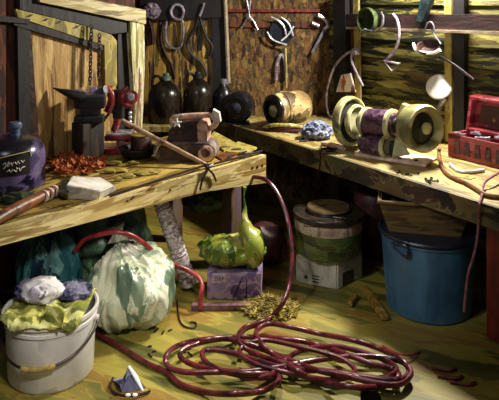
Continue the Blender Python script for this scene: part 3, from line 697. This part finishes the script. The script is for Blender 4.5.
# red drilling machine beside it
mc = G(120, 151.5, ZB); dm = thing('bench_press', 'red bench press with black head and chrome knobs beside the black horned shape', 'machine', mc)
Y = mc.y
b = MB(); b.box(mc+Vector((0, 0, .022)), (.25, .19, .044), .1, bev=.012); obj('base', b, 'redmetal', dm)
b = MB(); b.box(D(120, 132.5, Y-.0), (.17, .14, .012), .1); obj('table_plate', b, 'chrome', dm, label='bright plate above the red base')
b = MB(); b.box(D(120, 136, Y), (.20, .15, .04), .1, bev=.01); obj('pedestal', b, 'redmetal', dm)
b = MB(); b.tube(cat([D(114, 131, Y), D(117, 122, Y), D(116, 113, Y), D(110, 104, Y-.01)], 4), [.03]*4*3+[.036], 12) if False else b.tube(cat([D(114, 131, Y), D(117, 122, Y), D(116, 113, Y), D(111, 104, Y)], 4), .026, 12); obj('column', b, 'redmetal', dm)
b = MB(); b.box(D(118, 108, Y+.02), (.07, .09, .14), .1, bev=.015); b.lathe([(0, -.06), (.035, -.06), (.04, -.04), (.04, .05), (.03, .06), (0, .06)], D(118, 98, Y), (0, 0, 1), 18); obj('head', b, 'iron', dm)
b = MB(); b.tube(cat([D(108, 112, Y-.05), D(112, 100, Y-.05), D(110, 92, Y-.05), D(106, 87, Y-.05)], 4), [.03]*4+[.028]*4+[.024]*5, 12); obj('arm', b, 'redmetal', dm)
b = MB(); b.tube(cat([D(128, 88, Y-.03), D(122, 92, Y-.04), D(121, 99, Y-.04), D(126, 105, Y-.04), D(132, 107, Y-.04)], 4), .019, 12); obj('yoke', b, 'redmetal', dm)
b = MB(); b.lathe([(0, 0), (.05, 0), (.05, .03), (.03, .04), (0, .04)], D(131, 97, Y), (.2, -1, .1), 22); pw = obj('pulley', b, 'redmetal', dm)
b = MB(); b.lathe([(0, 0), (.026, 0), (.022, .015), (0, .018)], D(131, 97, Y-.045), (.2, -1, .1), 18); obj('hub', b, 'chrome', pw)
for y in (113, 117.5, 122):
    b = MB(); b.sphere(D(130, y, Y-.03), .0155); obj('knob', b, 'chrome', dm)
b = MB(); b.tube([D(130, 108, Y-.03), D(130, 130, Y-.03)], .006, 6); obj('spindle', b, 'iron', dm)
b = MB(); b.tube(cat([D(101, 132, Y-.02), D(102, 124, Y-.02), D(107, 116, Y-.02), D(112, 110, Y-.02)], 4), .01, 8); obj('lever', b, 'sandbelt', dm)
b = MB(); 
for k in range(4): b.lathe([(.018, -.005), (.03, -.003), (.03, .003), (.018, .005)], D(99+k*2.2, 92-k*.8, Y-.09), (.8, -.3, .2), 14)
obj('spring', b, 'steel', dm)
b = MB(); b.tube([D(76, 89.5, Y-.12), D(84, 92, Y-.12), D(92, 92, Y-.11)], .009, 8); b.box(D(93, 91, Y-.1), (.05, .04, .06), .4); obj('crank', b, 'purplesteel', dm)

# chains
for i, (x, y0, y1, dx) in enumerate(((91.5, 27, 84, -1.5), (99.5, 36, 80, -1))):
    b = MB(); k = 0; y = y0
    while y < y1:
        p = on(LW, x+dx*(y-y0)/(y1-y0), y, .105); pts = []
        for j in range(10):
            a = 2*PI*j/10; u_, v_ = .011*math.cos(a), .019*math.sin(a)
            d = UA if k % 2 == 0 else LW[1]
            pts.append(p+d*u_+Vector((0, 0, v_)))
        b.tube(pts, .0048, 6, closed=True); k += 1; y += 3.7
    solo('chain', b, 'rustiron', ('longer' if i == 0 else 'shorter')+' rusty chain hanging before the tan panel', 'chain')

# dark pan with tin on it
pc2 = G(140, 158, ZB)
b = MB(); b.lathe([(0, 0), (.085, 0), (.11, .02), (.12, .06), (.128, .062), (.126, .068), (.112, .064), (.1, .03), (.06, .024), (0, .024)], pc2+Vector((-.02, .03, .001)), n=30); solo('pan', b, 'iron', 'black round pan on the bench behind the sander nose', 'pan')
b = MB(); b.lathe([(0, 0), (.07, 0), (.072, .11), (.066, .118), (0, .12)], pc2+Vector((.0, .04, .0255)), n=26); tn = thing('tin', 'round tin with tan lid standing in the black pan', 'tin', pc2+Vector((0, .04, .0255))); obj('body', b, 'rustiron', tn)
b = MB(); b.lathe([(0, .119), (.072, .119), (.074, .128), (.05, .134), (0, .135)], pc2+Vector((.0, .04, .0255)), n=26); obj('lid', b, 'scrapwood', tn)

# belt sander
sc_ = G(184, 163, ZB); Ys = sc_.y+.05
sd = thing('belt_sander', 'purplish belt sander lying on the left bench with pink bar handle', 'power tool', sc_)
def stad(x0, x1, y0, y1, n=8):
    r = (y1-y0)/2; ym = (y0+y1)/2; out = []
    for i in range(n+1): a = PI/2+PI*i/n; out.append((x0+r+r*math.cos(a), ym-r*math.sin(a)))
    for i in range(n+1): a = -PI/2+PI*i/n; out.append((x1-r+r*math.cos(a), ym-r*math.sin(a)))
    return out
def dslab(b, pts, Y, th):
    fr = [D(x, y, Y) for x, y in pts]; b.prism(fr, [p+Vector((.1*th, th, 0)) for p in fr]); return b
b = MB(); dslab(b, stad(153, 216, 142.5, 163.5), Ys-.03, .17); bmesh.ops.bevel(b.bm, geom=[e for e in b.bm.edges if abs((e.verts[0].co-e.verts[1].co).y) < .03], offset=.006, segments=1, affect='EDGES'); obj('belt', b, 'sandbelt', sd)
b = MB(); dslab(b, stad(159, 206, 146, 160), Ys-.045, .03); obj('side_cover', b, 'sander', sd)
b = MB(); b.lathe([(0, 0), (.05, 0), (.052, .02), (.03, .035), (0, .035)], D(206, 153, Ys-.03), (0, -1, 0), 24); rl = obj('roller', b, 'handlepink', sd)
b = MB(); b.lathe([(0, 0), (.03, 0), (.028, .012), (0, .012)], D(205.5, 153, Ys-.063), (0, -1, 0), 18); obj('roller_cap', b, 'sander', rl)
b = MB(); dslab(b, [(168, 143), (168, 132), (174, 124), (198, 122), (202, 128), (202, 144)], Ys+.01, .14); obj('motor_housing', b, 'sander', sd)
b = MB(); dslab(b, [(198, 143), (197, 124), (201, 121), (206, 123), (208, 130), (207, 143)], Ys+.0, .15); obj('housing_end', b, 'handlepink', sd)
b = MB(); b.tube(cat([D(174, 126, Ys+.03), D(172, 120, Ys+.03), D(178, 117, Ys+.03), D(196, 115.5, Ys+.03), D(212, 115, Ys+.03)], 4), .019, 12); b.tube(cat([D(212, 115, Ys+.03), D(217, 118, Ys+.04), D(214, 126, Ys+.06), D(205, 130, Ys+.07)], 4), .02, 10); hd = obj('handle', b, 'handlepink', sd)
b = MB(); dslab(b, [(211, 119), (213, 109.5), (219, 113), (220.5, 122), (214, 122)], Ys+.005, .05); obj('handle_end', b, 'bristle', hd)
b = MB()
for a in range(5):
    t = 2*PI*a/5+.3; p = D(177, 123, Ys-.04); b.tube([p, p+Vector((.032*math.cos(t), -.006, .032*math.sin(t)))], [.011, .004], 7)
obj('wing_knob', b, 'disc', sd)
b = MB(); b.tube([D(166, 139, Ys-.05), D(158, 146, Ys-.06), D(154, 156, Ys-.06)], .008, 7); obj('front_wire', b, 'pale', sd)

# stick leaning across the sander
b = MB(); q0 = D(206, 164.5, 3.93); q1 = D(122, 121, 4.12); b.tube([q0+(q1-q0)*i/6 for i in range(7)], [.012, .014, .015, .016, .017, .018, .018], 9)
solo('wooden_stick', b, 'stick', 'long tan stick leaning across the sander to the wall post', 'stick')
# boards and papers at the bench end
for i, (pts, zt, lab, m) in enumerate((([(207, 142), (214, 133), (238, 146), (224, 152)], .016, 'yellow scrap board lying behind the sander', 'yellow'), ([(226, 153), (238, 143), (257, 149), (246, 155)], .013, 'pale yellow board with dark specks at the bench end', 'yellow'), ([(215, 157), (236, 152), (240, 155), (222, 161)], .012, 'reddish flat stick of wood at the bench end', 'brushwood'))):
    b = MB(); P_ = [G(x, y, ZB) for x, y in pts]; b.prism([p+Vector((0, 0, zt)) for p in P_], [p+Vector((0, 0, .0005)) for p in P_])
    solo('scrap_board', b, m, lab, 'board')
for i, (x, y) in enumerate(((231, 156), (243, 152), (250, 153), (236, 149), (240, 158), (222, 147))):
    b = MB(); p = G(x, y, ZB+.02); a = rnd.uniform(-.4, 1.2); d = Vector((math.cos(a), math.sin(a), 0)); b.tube([p-d*.035, p+d*.035], .0055, 6)
    solo('nail', b, 'iron', 'dark nail lying on the scrap boards at the left bench end', 'nail', 'nails at the left bench end')
b = MB(); pts = [G(110, 196, ZB+.021), G(150, 183, ZB+.021), G(190, 170, ZB+.021), G(203, 166, ZB+.021), G(225, 161, ZB+.021), G(262, 151, ZB+.021)]
b.tube(cat(pts, 5), .0075, 7); solo('cable', b, 'wire', 'black cable running along the left bench front edge', 'cable')
b = MB(); pts = [on(pa, 205, 164, .05), on(pa, 207, 171, .055), on(pa, 203, 178, .05), on(pa, 200, 190, .05)]
b.tube(cat(pts, 5), .007, 7); b.tube(cat([on(pa, 213, 164, .05), on(pa, 208, 168, .06), on(pa, 213, 174, .05), on(pa, 216, 181, .05)], 5), .007, 7)
b.tube(cat([G(206, 163, ZB+.014), G(209, 166, ZB+.014), on(pa, 209, 168, .058)], 4), .007, 7)
solo('tie_strap', b, 'wire', 'dark strap knotted over the front board below the sander', 'strap')

# ------------------------------------------------------------------ jugs in the corner
def jug(px, py, R_, H_, label, m, capm, neck_dx):
    c = G(px, py, ZB); c.z = ZB+.001
    t = thing('jug', label, 'jug', c, 'dark jugs in the corner')
    b = MB(); b.lathe([(0, 0), (R_*.93, 0), (R_, .02), (R_, H_*.62), (R_*.96, H_*.72), (R_*.8, H_*.84), (R_*.5, H_*.94), (R_*.3, H_), (R_*.3, H_*1.04), (0, H_*1.04)], c, n=36); obj('body', b, m, t)
    b = MB(); b.lathe([(.03, 0), (.046, .004), (.046, .034), (.03, .042), (.028, .06), (.02, .066), (0, .066)], c+Vector((neck_dx, 0, H_*1.0)), n=18); obj('cap', b, capm, t)
    b = MB(); b.tube(cat([c+Vector((-R_*.75, -.01, H_*.84)), c+Vector((-R_*.68, -.01, H_*1.08)), c+Vector((-R_*.35, -.01, H_*1.1)), c+Vector((-R_*.2, -.01, H_*1.0))], 4), .014, 8); obj('handle', b, m, t)
    return t
jug(165, 121.5, .148, .36, 'dark brown jug with greenish cap, leftmost of the corner jugs', 'glass', 'capgreen', 0.01)
jug(198, 121, .132, .375, 'dark jug with black cap, second from the left', 'glass', 'iron', 0)
c = G(223, 120.5, ZB); b = MB(); bt = thing('bottle', 'slim black bottle with silvery cap behind the round black motor', 'bottle', c)
b.lathe([(0, 0), (.085, 0), (.09, .015), (.09, .22), (.07, .28), (.035, .31), (.03, .33), (0, .33)], c, n=26); obj('body', b, 'glassblk', bt)
b = MB(); b.lathe([(0, .325), (.034, .325), (.034, .36), (.02, .37), (0, .37)], c+Vector((.01, 0, 0)), n=16); obj('cap', b, 'steel', bt)
c = G(238, 124, ZB); ax = Vector((-.25, -1, 0)).normalized(); mo = thing('motor', 'round black electric motor with ringed face beside the corner jugs', 'motor', c)
cz = c+Vector((0, .02, .145))
b = MB(); b.lathe([(0, -.11), (.11, -.11), (.135, -.08), (.135, .06), (.12, .085), (.09, .09), (.085, .075), (0, .075)], cz, ax, 32); obj('housing', b, 'glassblk', mo)
b = MB(); b.lathe([(0, .07), (.05, .07), (.052, .095), (.03, .11), (0, .11)], cz, ax, 24); obj('hub', b, 'bluedark', mo)
b = MB(); b.box(c+Vector((0, .02, .008)), (.2, .14, .016)); b.box(c+Vector((-.06, .02, .03)), (.03, .1, .05)); b.box(c+Vector((.06, .02, .03)), (.03, .1, .05)); obj('foot', b, 'glassblk', mo)

# ------------------------------------------------------------------ on the right bench
# tan motor
c = G(284, 129, ZB); mo = thing('motor', 'tan cylindrical electric motor with dark open end face on the right bench', 'motor', c)
ax = Vector((-.80, -.60, 0)).normalized(); cz = c+Vector((-.01, .02, .165))
b = MB(); b.lathe([(0, -.25), (.08, -.25), (.12, -.225), (.138, -.18), (.138, .0), (.146, .005), (.146, .03), (.138, .035), (.138, .07), (.13, .09)], cz, ax, 36); b.lathe([(.13, .09), (.12, .10), (.115, .1), (.12, .088)], cz, ax, 36); obj('housing', b, 'tantool', mo)
b = MB(); b.lathe([(0, .08), (.128, .08), (.125, .11), (.105, .125), (.085, .12), (.08, .095), (0, .095)], cz, ax, 36); en = obj('end_bell', b, 'glassblk', mo)
b = MB(); b.lathe([(0, .09), (.05, .09), (.048, .11), (.025, .125), (0, .128)], cz+Vector((0, 0, -.01)), ax, 20); obj('shaft_hub', b, 'guard', en)
b = MB(); b.tube(cat([c+Vector((-.17, -.05, .02)), c+Vector((-.1, -.12, .055)), c+Vector((0, -.14, .06)), c+Vector((.1, -.1, .045)), c+Vector((.15, -.04, .02))], 5), .016, 9); obj('cradle', b, 'yellow', mo)
b = MB(); b.box(c+Vector((-.03, -.02, .012)), (.36, .22, .022), -.35); obj('base_plate', b, 'maroon', mo)
b = MB(); b.box(c+Vector((0, .02, .04)), (.14, .16, .05), .66); obj('saddle', b, 'iron', mo)
# blue rag with string
b = MB(); p = G(317, 139, ZB); b.blob(p+Vector((0, .01, .06)), (.105, .085, .065), .28, 2.6, 4, sub=4, flat=-.85)
solo('rag', b, 'bluerag', 'crumpled blue and white rag on the right bench between the motor and grinder', 'rag')
b = MB(); q = on(pb, 322, 152, .04); b.tube(cat([G(324, 142, ZB+.02), G(321, 147, ZB+.012), on(pb, 320, 152, .045), on(pb, 320, 163, .045), on(pb, 318, 174, .045)], 5), .0045, 6); solo('string', b, 'wire', 'dark string hanging over the right bench front from the blue rag', 'string')
b = MB(); b.tube(cat([G(322, 143, ZB+.016), G(332, 145, ZB+.018), G(344, 149, ZB+.016)], 4), [.014, .016, .017, .018, .019, .02, .02, .018, .014], 10); solo('wooden_peg', b, 'pinkbase', 'pinkish tapered wooden peg lying before the grinder', 'tool')
for i, (x, y) in enumerate(((299, 139), (303, 141), (325, 149), (330, 151), (333, 149))):
    b = MB(); p = G(x, y, ZB+.008); b.tube([p+Vector((-.03, 0, 0)), p+Vector((.02, .01*(i % 3-1), .002)), p+Vector((.035, .02, 0))], .007, 6); solo('bolt', b, 'iron', 'small dark bolt lying by the blue rag', 'bolt', 'dark bolts by the blue rag')

# bench grinder
gc = G(388, 157, ZB); gd = thing('bench_grinder', 'bench grinder with purple motor and two cream guarded wheels', 'grinder', gc)
lw = D(351, 121, gc.y+.20); rw = D(421, 128, gc.y-.20)
gx = (rw-lw).normalized(); mz = lw+(rw-lw)*.44
b = MB(); b.lathe([(0, -.125), (.07, -.125), (.09, -.11), (.10, -.08), (.10, .08), (.09, .11), (.07, .125), (0, .125)], mz, gx, 32); obj('motor', b, 'purplemot', gd)
for k in (-.105, .10):
    b = MB(); b.lathe([(.095, -.014), (.108, -.012), (.108, .012), (.095, .014)], mz+gx*k, gx, 32); obj('band', b, 'guard', gd)
b = MB(); b.lathe([(.06, -.05), (.155, -.05), (.176, -.03), (.178, 0), (.172, .022), (.160, .026), (.150, .018), (.150, -.02), (.06, -.03)], lw, gx, 40); obj('wheel_guard', b, 'guard', gd)
b = MB(); b.lathe([(0, -.028), (.148, -.028), (.148, .008), (.115, .012), (.06, .02), (0, .02)], lw, gx, 36); obj('grinding_wheel', b, 'stone', gd)
b = MB(); b.lathe([(.06, .02), (.108, .022), (.122, .045), (.118, .06), (.105, .066), (.098, .055), (.06, .05)], lw, gx, 36); obj('flange', b, 'guard', gd)
fx = Vector((.45, -.89, .05)).normalized()
b = MB(); b.lathe([(.05, -.10), (.11, -.10), (.145, -.075), (.152, -.03), (.155, .035), (.145, .055), (.122, .05), (.108, .028), (.105, -.04), (.05, -.05)], rw, fx, 44); obj('wheel_guard', b, 'guard', gd)
b = MB(); b.lathe([(0, -.045), (.103, -.045), (.103, .005), (.07, .015), (0, .015)], rw, fx, 32); w2 = obj('grinding_wheel', b, 'stone', gd)
b = MB(); b.lathe([(0, .012), (.04, .012), (.038, .024), (.015, .032), (0, .032)], rw+Vector((.025, 0, .0)), fx, 24); obj('hub', b, 'guard', w2)
b = MB(); b.tube([mz+gx*.11, mz+gx*.24], .05, 14); obj('arbor', b, 'iron', gd)
b = MB(); b.tube([mz-gx*.11, mz-gx*.17], .05, 14); obj('arbor', b, 'iron', gd)
b = MB(); P_ = [D(396, 115, gc.y-.1), D(402, 104, gc.y-.12), D(412, 108, gc.y-.14), D(402, 125, gc.y-.1)]; b.prism(P_, [p+Vector((.03, .06, 0)) for p in P_]); obj('guard_bracket', b, 'guard', gd)
b = MB(); b.box(gc+Vector((-.02, .05, .07)), (.30, .17, .12), math.atan2(gx.y, gx.x), bev=.03); obj('pedestal', b, 'iron', gd)
b = MB(); b.lathe([(0, -.12), (.05, -.12), (.068, -.09), (.074, .06), (.066, .085), (.045, .09), (.04, .08), (0, .08)], gc+Vector((-.085, -.03, .085)), gx, 24); lh_ = obj('lower_housing', b, 'purplemot', gd)
b = MB(); b.lathe([(.05, .07), (.075, .065), (.08, .08), (.07, .092), (.05, .088)], gc+Vector((-.085, -.03, .085)), gx, 24); obj('ring', b, 'guard', lh_)
b = MB(); P_ = [D(392, 157, gc.y-.16), D(395, 139, gc.y-.12), D(400, 140, gc.y-.13), D(409, 155, gc.y-.16)]; b.prism(P_, [p+Vector((.03, .05, 0)) for p in P_]); obj('brace', b, 'guard', gd)
b = MB(); b.box(gc+Vector((.04, -.04, .0125)), (.50, .22, .022), math.atan2(gx.y, gx.x)+.18, bev=.008); obj('base_plate', b, 'pinkbase', gd)
for (dx, dy) in ((.05, -.13), (.14, -.19)):
    b = MB(); b.lathe([(0, 0), (.014, 0), (.014, .008), (0, .009)], gc+Vector((dx, dy, .0225)), n=10); obj('bolt', b, 'iron', gd)

# cords on the right bench
b = MB(); pts = [G(440, 148, ZB+.06), G(439, 152, ZB+.03), G(440, 160, ZB+.014), G(444, 170, ZB+.014), G(452, 177, ZB+.014), G(466, 183, ZB+.014), G(478, 190, ZB+.014), G(486, 195, ZB+.014), G(500, 197, ZB+.014), G(512, 198, ZB+.014)]
b.tube(cat(pts, 5), .0125, 8); solo('cord', b, 'cord', 'thick brown cord snaking along the right bench from the grinder', 'cord')
b = MB(); pts = [G(450, 164, ZB+.012), G(458, 171, ZB+.012), G(470, 172, ZB+.012), G(484, 170, ZB+.012)]
b.tube(cat(pts, 5), .012, 8); solo('flat_bar', b, 'whitewire', 'pale bent bar lying before the red toolbox', 'bar')
b = MB(); pts = [G(506, 168, ZB+.04), G(499, 173, ZB+.05), G(490, 178, ZB+.05), G(484, 184, ZB+.03), G(482.5, 193, ZB+.012), on(pb, 480, 202, .045), on(pb, 479, 216, .045), D(477, 240, 3.27), D(473, 258, 3.27), D(468, 275, 3.27), D(465, 300, 3.26), D(464, 312, 3.25)]
b.tube(cat(pts, 5), .007, 8); solo('wire', b, 'pinkwire', 'pinkish wire hanging from the right bench in front of the blue tub', 'wire')
for i, (pts, lab) in enumerate((([(446, 168), (462, 172), (476, 178), (470, 180), (456, 177)], 'pale green paper lying under the brown cord'), ([(425, 160), (434, 158), (441, 167), (436, 170)], 'yellow scrap of paper beside the grinder base'))):
    b = MB(); P_ = [G(x, y, ZB) for x, y in pts]; b.prism([p+Vector((0, 0, .004)) for p in P_], [p+Vector((0, 0, .0005)) for p in P_]); solo('paper', b, 'yellow', lab, 'paper')

# red toolbox
tcor = G(448, 156, ZB); W_ = .62; dpt = .27; ht = .155
tbx = thing('toolbox', 'open dark red metal toolbox full of tools at the far right', 'toolbox', tcor+UB*W_/2+NB*dpt/2)
def tb_pt(u, v, z): return tcor+UB*u+NB*v+Vector((0, 0, z))
b = MB()
outer0 = [tb_pt(0, 0, .002), tb_pt(W_, 0, .002), tb_pt(W_, dpt, .002), tb_pt(0, dpt, .002)]
outer1 = [p+Vector((0, 0, ht)) for p in outer0]
t_ = .012
in1 = [tb_pt(t_, t_, ht+.002), tb_pt(W_-t_, t_, ht+.002), tb_pt(W_-t_, dpt-t_, ht+.002), tb_pt(t_, dpt-t_, ht+.002)]
in0 = [p-Vector((0, 0, .045)) for p in in1]
b._faces([outer0, outer1, in1, in0]); obj('box', b, 'redbox', tbx, smooth=False)
lid = MB(); h0 = tb_pt(0, dpt-.01, ht+.004); up = (Vector((0, 0, 1))*.96+NB*.08).normalized(); fn = -NB
def lp(u, v, o): return h0+UB*u+up*v+fn*o
lh = .25
o0 = [lp(0, 0, 0), lp(W_, 0, 0), lp(W_, lh, 0), lp(.02, lh, 0)]
o1 = [lp(0, 0, .075), lp(W_, 0, .075), lp(W_, lh-.01, .075), lp(.02, lh-.01, .075)]
i1 = [lp(.03, .02, .075), lp(W_-.03, .02, .075), lp(W_-.03, lh-.035, .075), lp(.045, lh-.035, .075)]
i0 = [lp(.035, .025, .02), lp(W_-.035, .025, .02), lp(W_-.035, lh-.04, .02), lp(.05, lh-.04, .02)]
lid._faces([o0, o1, i1, i0]); bmesh.ops.bevel(lid.bm, geom=[e for e in lid.bm.edges], offset=.005, segments=1, affect='EDGES'); lo = obj('lid', lid, 'redbox', tbx, smooth=False)
b = MB(); q = [lp(.08, .055, .021), lp(W_-.08, .055, .021), lp(W_-.08, lh-.07, .021), lp(.09, lh-.07, .021)]; b.prism([p+fn*.012 for p in q], q); obj('inner_panel', b, 'redbox_in', lo)
for u in (.2, .33, .46):
    b = MB(); b.sphere(lp(u, .095, .035), (.014, .014, .018)); obj('rivet', b, 'tantool', lo)
b = MB(); 
for u in (.05, .13, .21, .29, .37):
    b.slab((tb_pt(0, 0, 0), -NB), [], 0, 0) if False else None
    q = [tb_pt(u, -.001, .03), tb_pt(u+.05, -.001, .03), tb_pt(u+.04, -.001, .12), tb_pt(u+.01, -.001, .12)]
    b.prism([p-NB*.004 for p in q], [p+NB*.002 for p in q])
obj('pressed_ribs', b, 'purplemot', tbx)
for i in range(9):
    u = .05+.055*i; v = .06+.14*((i*37) % 10)/10; a = (i*1.3) % PI; d = UB*math.cos(a)+NB*math.sin(a)
    b = MB(); p = tb_pt(u, v if .05 < v < dpt-.05 else .12, ht-.002+.006*(i % 3)); b.tube([p-d*.045, p+d*.03, p+d*.05], [.009, .009, .014], 8)
    solo('hand_tool', b, 'steel', 'steel hand tool lying in the open red toolbox', 'tool', 'tools in the red toolbox')

# ------------------------------------------------------------------ hung on the walls
def wire(pl, pts, off, r, k=5, closed=False):
    return MB().tube(cat([on(pl, x, y, off) for x, y in pts], k, closed), r, 8, closed)
t = thing('shears', 'horseshoe shaped pair of pale steel shears hanging on yellow board', 'shears', on(BW, 176, 50, .06))
b = wire(BW, [(170, 12), (167, 20), (165.5, 32), (167, 43), (172, 48), (178, 48.5), (182, 43), (183.5, 30), (182, 18)], .055, .012); obj('loop', b, 'steel', t)
b = wire(BW, [(171, 10), (172, 16), (176, 19), (181, 19), (183.5, 12), (181, 6), (175, 5)], .095, .014, closed=True); obj('ring', b, 'purplesteel', t)
b = wire(BW, [(163, 24), (161, 40), (166, 55), (172, 66), (175, 78)], .045, .011); obj('blade', b, 'rustiron', t)
t = thing('tongs', 'dark iron tongs with spread legs hanging right of the shears', 'tongs', on(BW, 199, 60, .06))
b = wire(BW, [(198, 18), (196, 26), (190, 36), (187, 46), (193, 56), (202, 64), (207, 76)], .055, .014); obj('leg', b, 'iron', t)
b = wire(BW, [(200, 18), (203, 28), (207, 38), (212, 46), (210, 56)], .055, .014); obj('leg', b, 'iron', t)
b = wire(BW, [(204, 3), (202, 10), (199.5, 16)], .10, .012); obj('hook', b, 'purplesteel', t)
b = MB(); b.slab(BW, [(199, 26), (201, 26), (202, 50), (200, 50)], .028, .02); obj('blade', b, 'iron', t)
b = MB().tube([on(BW, 225, -6, .09), on(BW, 226.5, 30, .09), on(BW, 228.5, 83, .09)], .019, 8); solo('pale_rod', b, 'pale', 'long pale rod standing against the dark post behind the jugs', 'rod')
b = MB().blob(on(BW, 152, 11, .11), (.065, .025, .06), .3, 2.5, 3); solo('rag', b, 'purplesteel', 'small grey purple cloth pinned to the dark beam', 'rag')
b = wire(BW, [(147, 16), (152, 30), (153, 44)], .05, .019); solo('file', b, 'rustiron', 'dark file hanging below the grey cloth', 'file')
b = wire(BW, [(161, 18), (160, 34), (162, 46), (166, 58)], .032, .012) ; solo('iron_rod', b, 'rustiron', 'thin dark bent rod hanging beside the shears', 'rod')
t = thing('calipers', 'open steel calipers hanging high on the rusty wall', 'calipers', on(BW, 248, 30, .04))
b = wire(BW, [(246, -2), (249, 14), (245, 22), (241, 28)], .04, .010); obj('leg', b, 'steel', t)
b = wire(BW, [(251, -2), (249, 14), (254, 22), (258, 30)], .04, .010); obj('leg', b, 'steel', t)
t = thing('wire_basket', 'round dark wire guard with pale wires on the rusty wall', 'wire guard', on(BW, 281, 44, .05))
b = MB().lathe([(0, 0), (.115, 0), (.115, .02), (0, .03)], on(BW, 282, 31, .025), (0, -1, 0), 30); obj('backing', b, 'bluedark', t)
for pts in ([(271, 17), (279, 21), (284, 27), (286, 35)], [(281, 17), (289, 24), (293, 36)], [(267, 32), (273, 40), (287, 45)], [(281, 41), (288, 35), (294, 26)]):
    b = wire(BW, pts, .075, .010); obj('wire', b, 'chrome', t)
b = wire(BW, [(276, 80), (277, 64), (281, 55), (285, 62), (286, 78)], .03, .018); solo('clamp', b, 'purplesteel', 'purple grey clamp hanging above the tan motor', 'clamp')
b = wire(BW, [(285.5, 48), (286, 66), (286.5, 88)], .05, .009); solo('thin_rod', b, 'yellow', 'thin yellow rod hanging beside the purple clamp', 'rod')
t = thing('wrench', 'long steel wrench hanging diagonally on the rusty wall', 'wrench', on(BW, 312, 54, .05))
b = wire(BW, [(326, 27), (320, 38), (312, 53)], .05, .015); obj('shank', b, 'steel', t)
b = wire(BW, [(318, 15), (326, 20), (328, 26), (324, 29)], .05, .02); obj('jaw', b, 'chrome', t)
b = wire(BW, [(312, 23), (319, 26)], .05, .017); obj('lower_jaw', b, 'steel', t)
# big wire loop at corner post
b = wire(RW, [(356, 50), (346, 54), (335, 66), (329, 82), (326.5, 96), (328, 112), (332, 118)], .15, .011); t = thing('wire_loop', 'large pale wire hoop hung beside the corner post', 'wire', on(RW, 340, 118, .15)); obj('hoop', b, 'purplesteel', t)
b = wire(RW, [(352, 52), (352, 62), (357, 74), (363, 86)], .15, .011); obj('tail', b, 'purplesteel', t)
b = MB().blob(on(RW, 355.5, 52, .14), (.035, .03, .035), .2, 3, 1); obj('knot', b, 'purplesteel', t)
b = MB(); P_ = [on(RW, 336, 92, .17), on(RW, 341, 75, .17), on(RW, 350, 73, .17), on(RW, 355, 92, .17)]; b.prism(P_, [p-RW[1]*.02 for p in P_]); solo('cloth', b, 'redcloth', 'red and white cloth hanging behind the left grinder wheel', 'cloth')
# round pot on the rail
t = thing('round_pot', 'dark round pot hanging on the rail with pale rim', 'pot', on(RW, 371, 28, .12))
b = MB().lathe([(0, 0), (.09, 0), (.105, .03), (.105, .07), (.095, .07), (.085, .02), (0, .015)], on(RW, 371, 20, .12), RW[1], 30); obj('body', b, 'guard' if False else 'green', t)
b = wire(RW, [(383, 15), (383, 23), (379, 29), (372, 31), (364, 29)], .20, .008); obj('rim_edge', b, 'steel', t)
# hook and triangular scraper
t = thing('hook_scraper', 'curved steel hook with a triangular end hanging from the rail', 'hook', on(RW, 391, 72, .13))
b = wire(RW, [(393, 14), (397, 20), (399, 30), (398, 42), (394, 52), (388, 58), (387, 61)], .15, .013); obj('shank', b, 'purplesteel', t)
b = MB().tube([on(RW, x, y, .15) for x, y in ((385, 61), (393, 71), (400, 64))], .013, 8, closed=True); obj('triangle', b, 'purplesteel', t)
b = wire(RW, [(381, 12), (383, 18), (382, 25)], .14, .011); solo('small_hook', b, 'steel', 'small steel hook on the rail left of the curved hook', 'hook')
b = MB(); P_ = [(416, 21), (421, -4), (432, -4), (422, 22)]; b.slab(RW, P_, .12, .05); solo('tool_grip', b, 'teal', 'grey teal tool handle hanging over the rail from above', 'tool')
t = thing('hanging_tray', 'shallow dark tray with white rim hung below the rail by a wire', 'tray', on(RW, 427, 55, .15))
b = wire(RW, [(426, 24), (431, 22), (434, 27), (434, 34), (441, 44)], .14, .006); obj('hanger', b, 'steel', t)
b = wire(RW, [(427, 24), (425, 30), (431, 30)], .14, .006); obj('hanger', b, 'steel', t)
b = MB(); o_ = on(RW, 428, 46, .16); b.lathe([(0, -.055), (.06, -.05), (.085, -.02), (.088, 0), (.08, 0), (.055, -.035), (0, -.04)], o_, (-.25, -.45, .86), 28); obj('bowl', b, 'rustiron', t)
b = wire(RW, [(413, 43), (416, 50), (424, 53), (434, 53), (440, 50)], .21, .012); obj('rim', b, 'disc', t)
b = MB().lathe([(0, 0), (.092, 0), (.098, .008), (.09, .018), (.06, .022), (0, .024)], on(RW, 439.5, 87, .10), Vector((-.45, -.8, .42)), 36)
solo('white_plate', b, 'disc', 'round white enamel plate hanging on the yellow post', 'plate')
b = wire(RW, [(446, 98), (440, 106), (436, 118)], .10, .02); solo('bottle_neck', b, 'steel', 'slanted grey blade hanging below the white plate', 'blade').name = 'blade'
b = wire(RW, [(440, 56), (456, 66), (474, 80)], .10, .010); solo('cable', b, 'wire', 'dark cable slung diagonally across the right wall posts', 'cable')
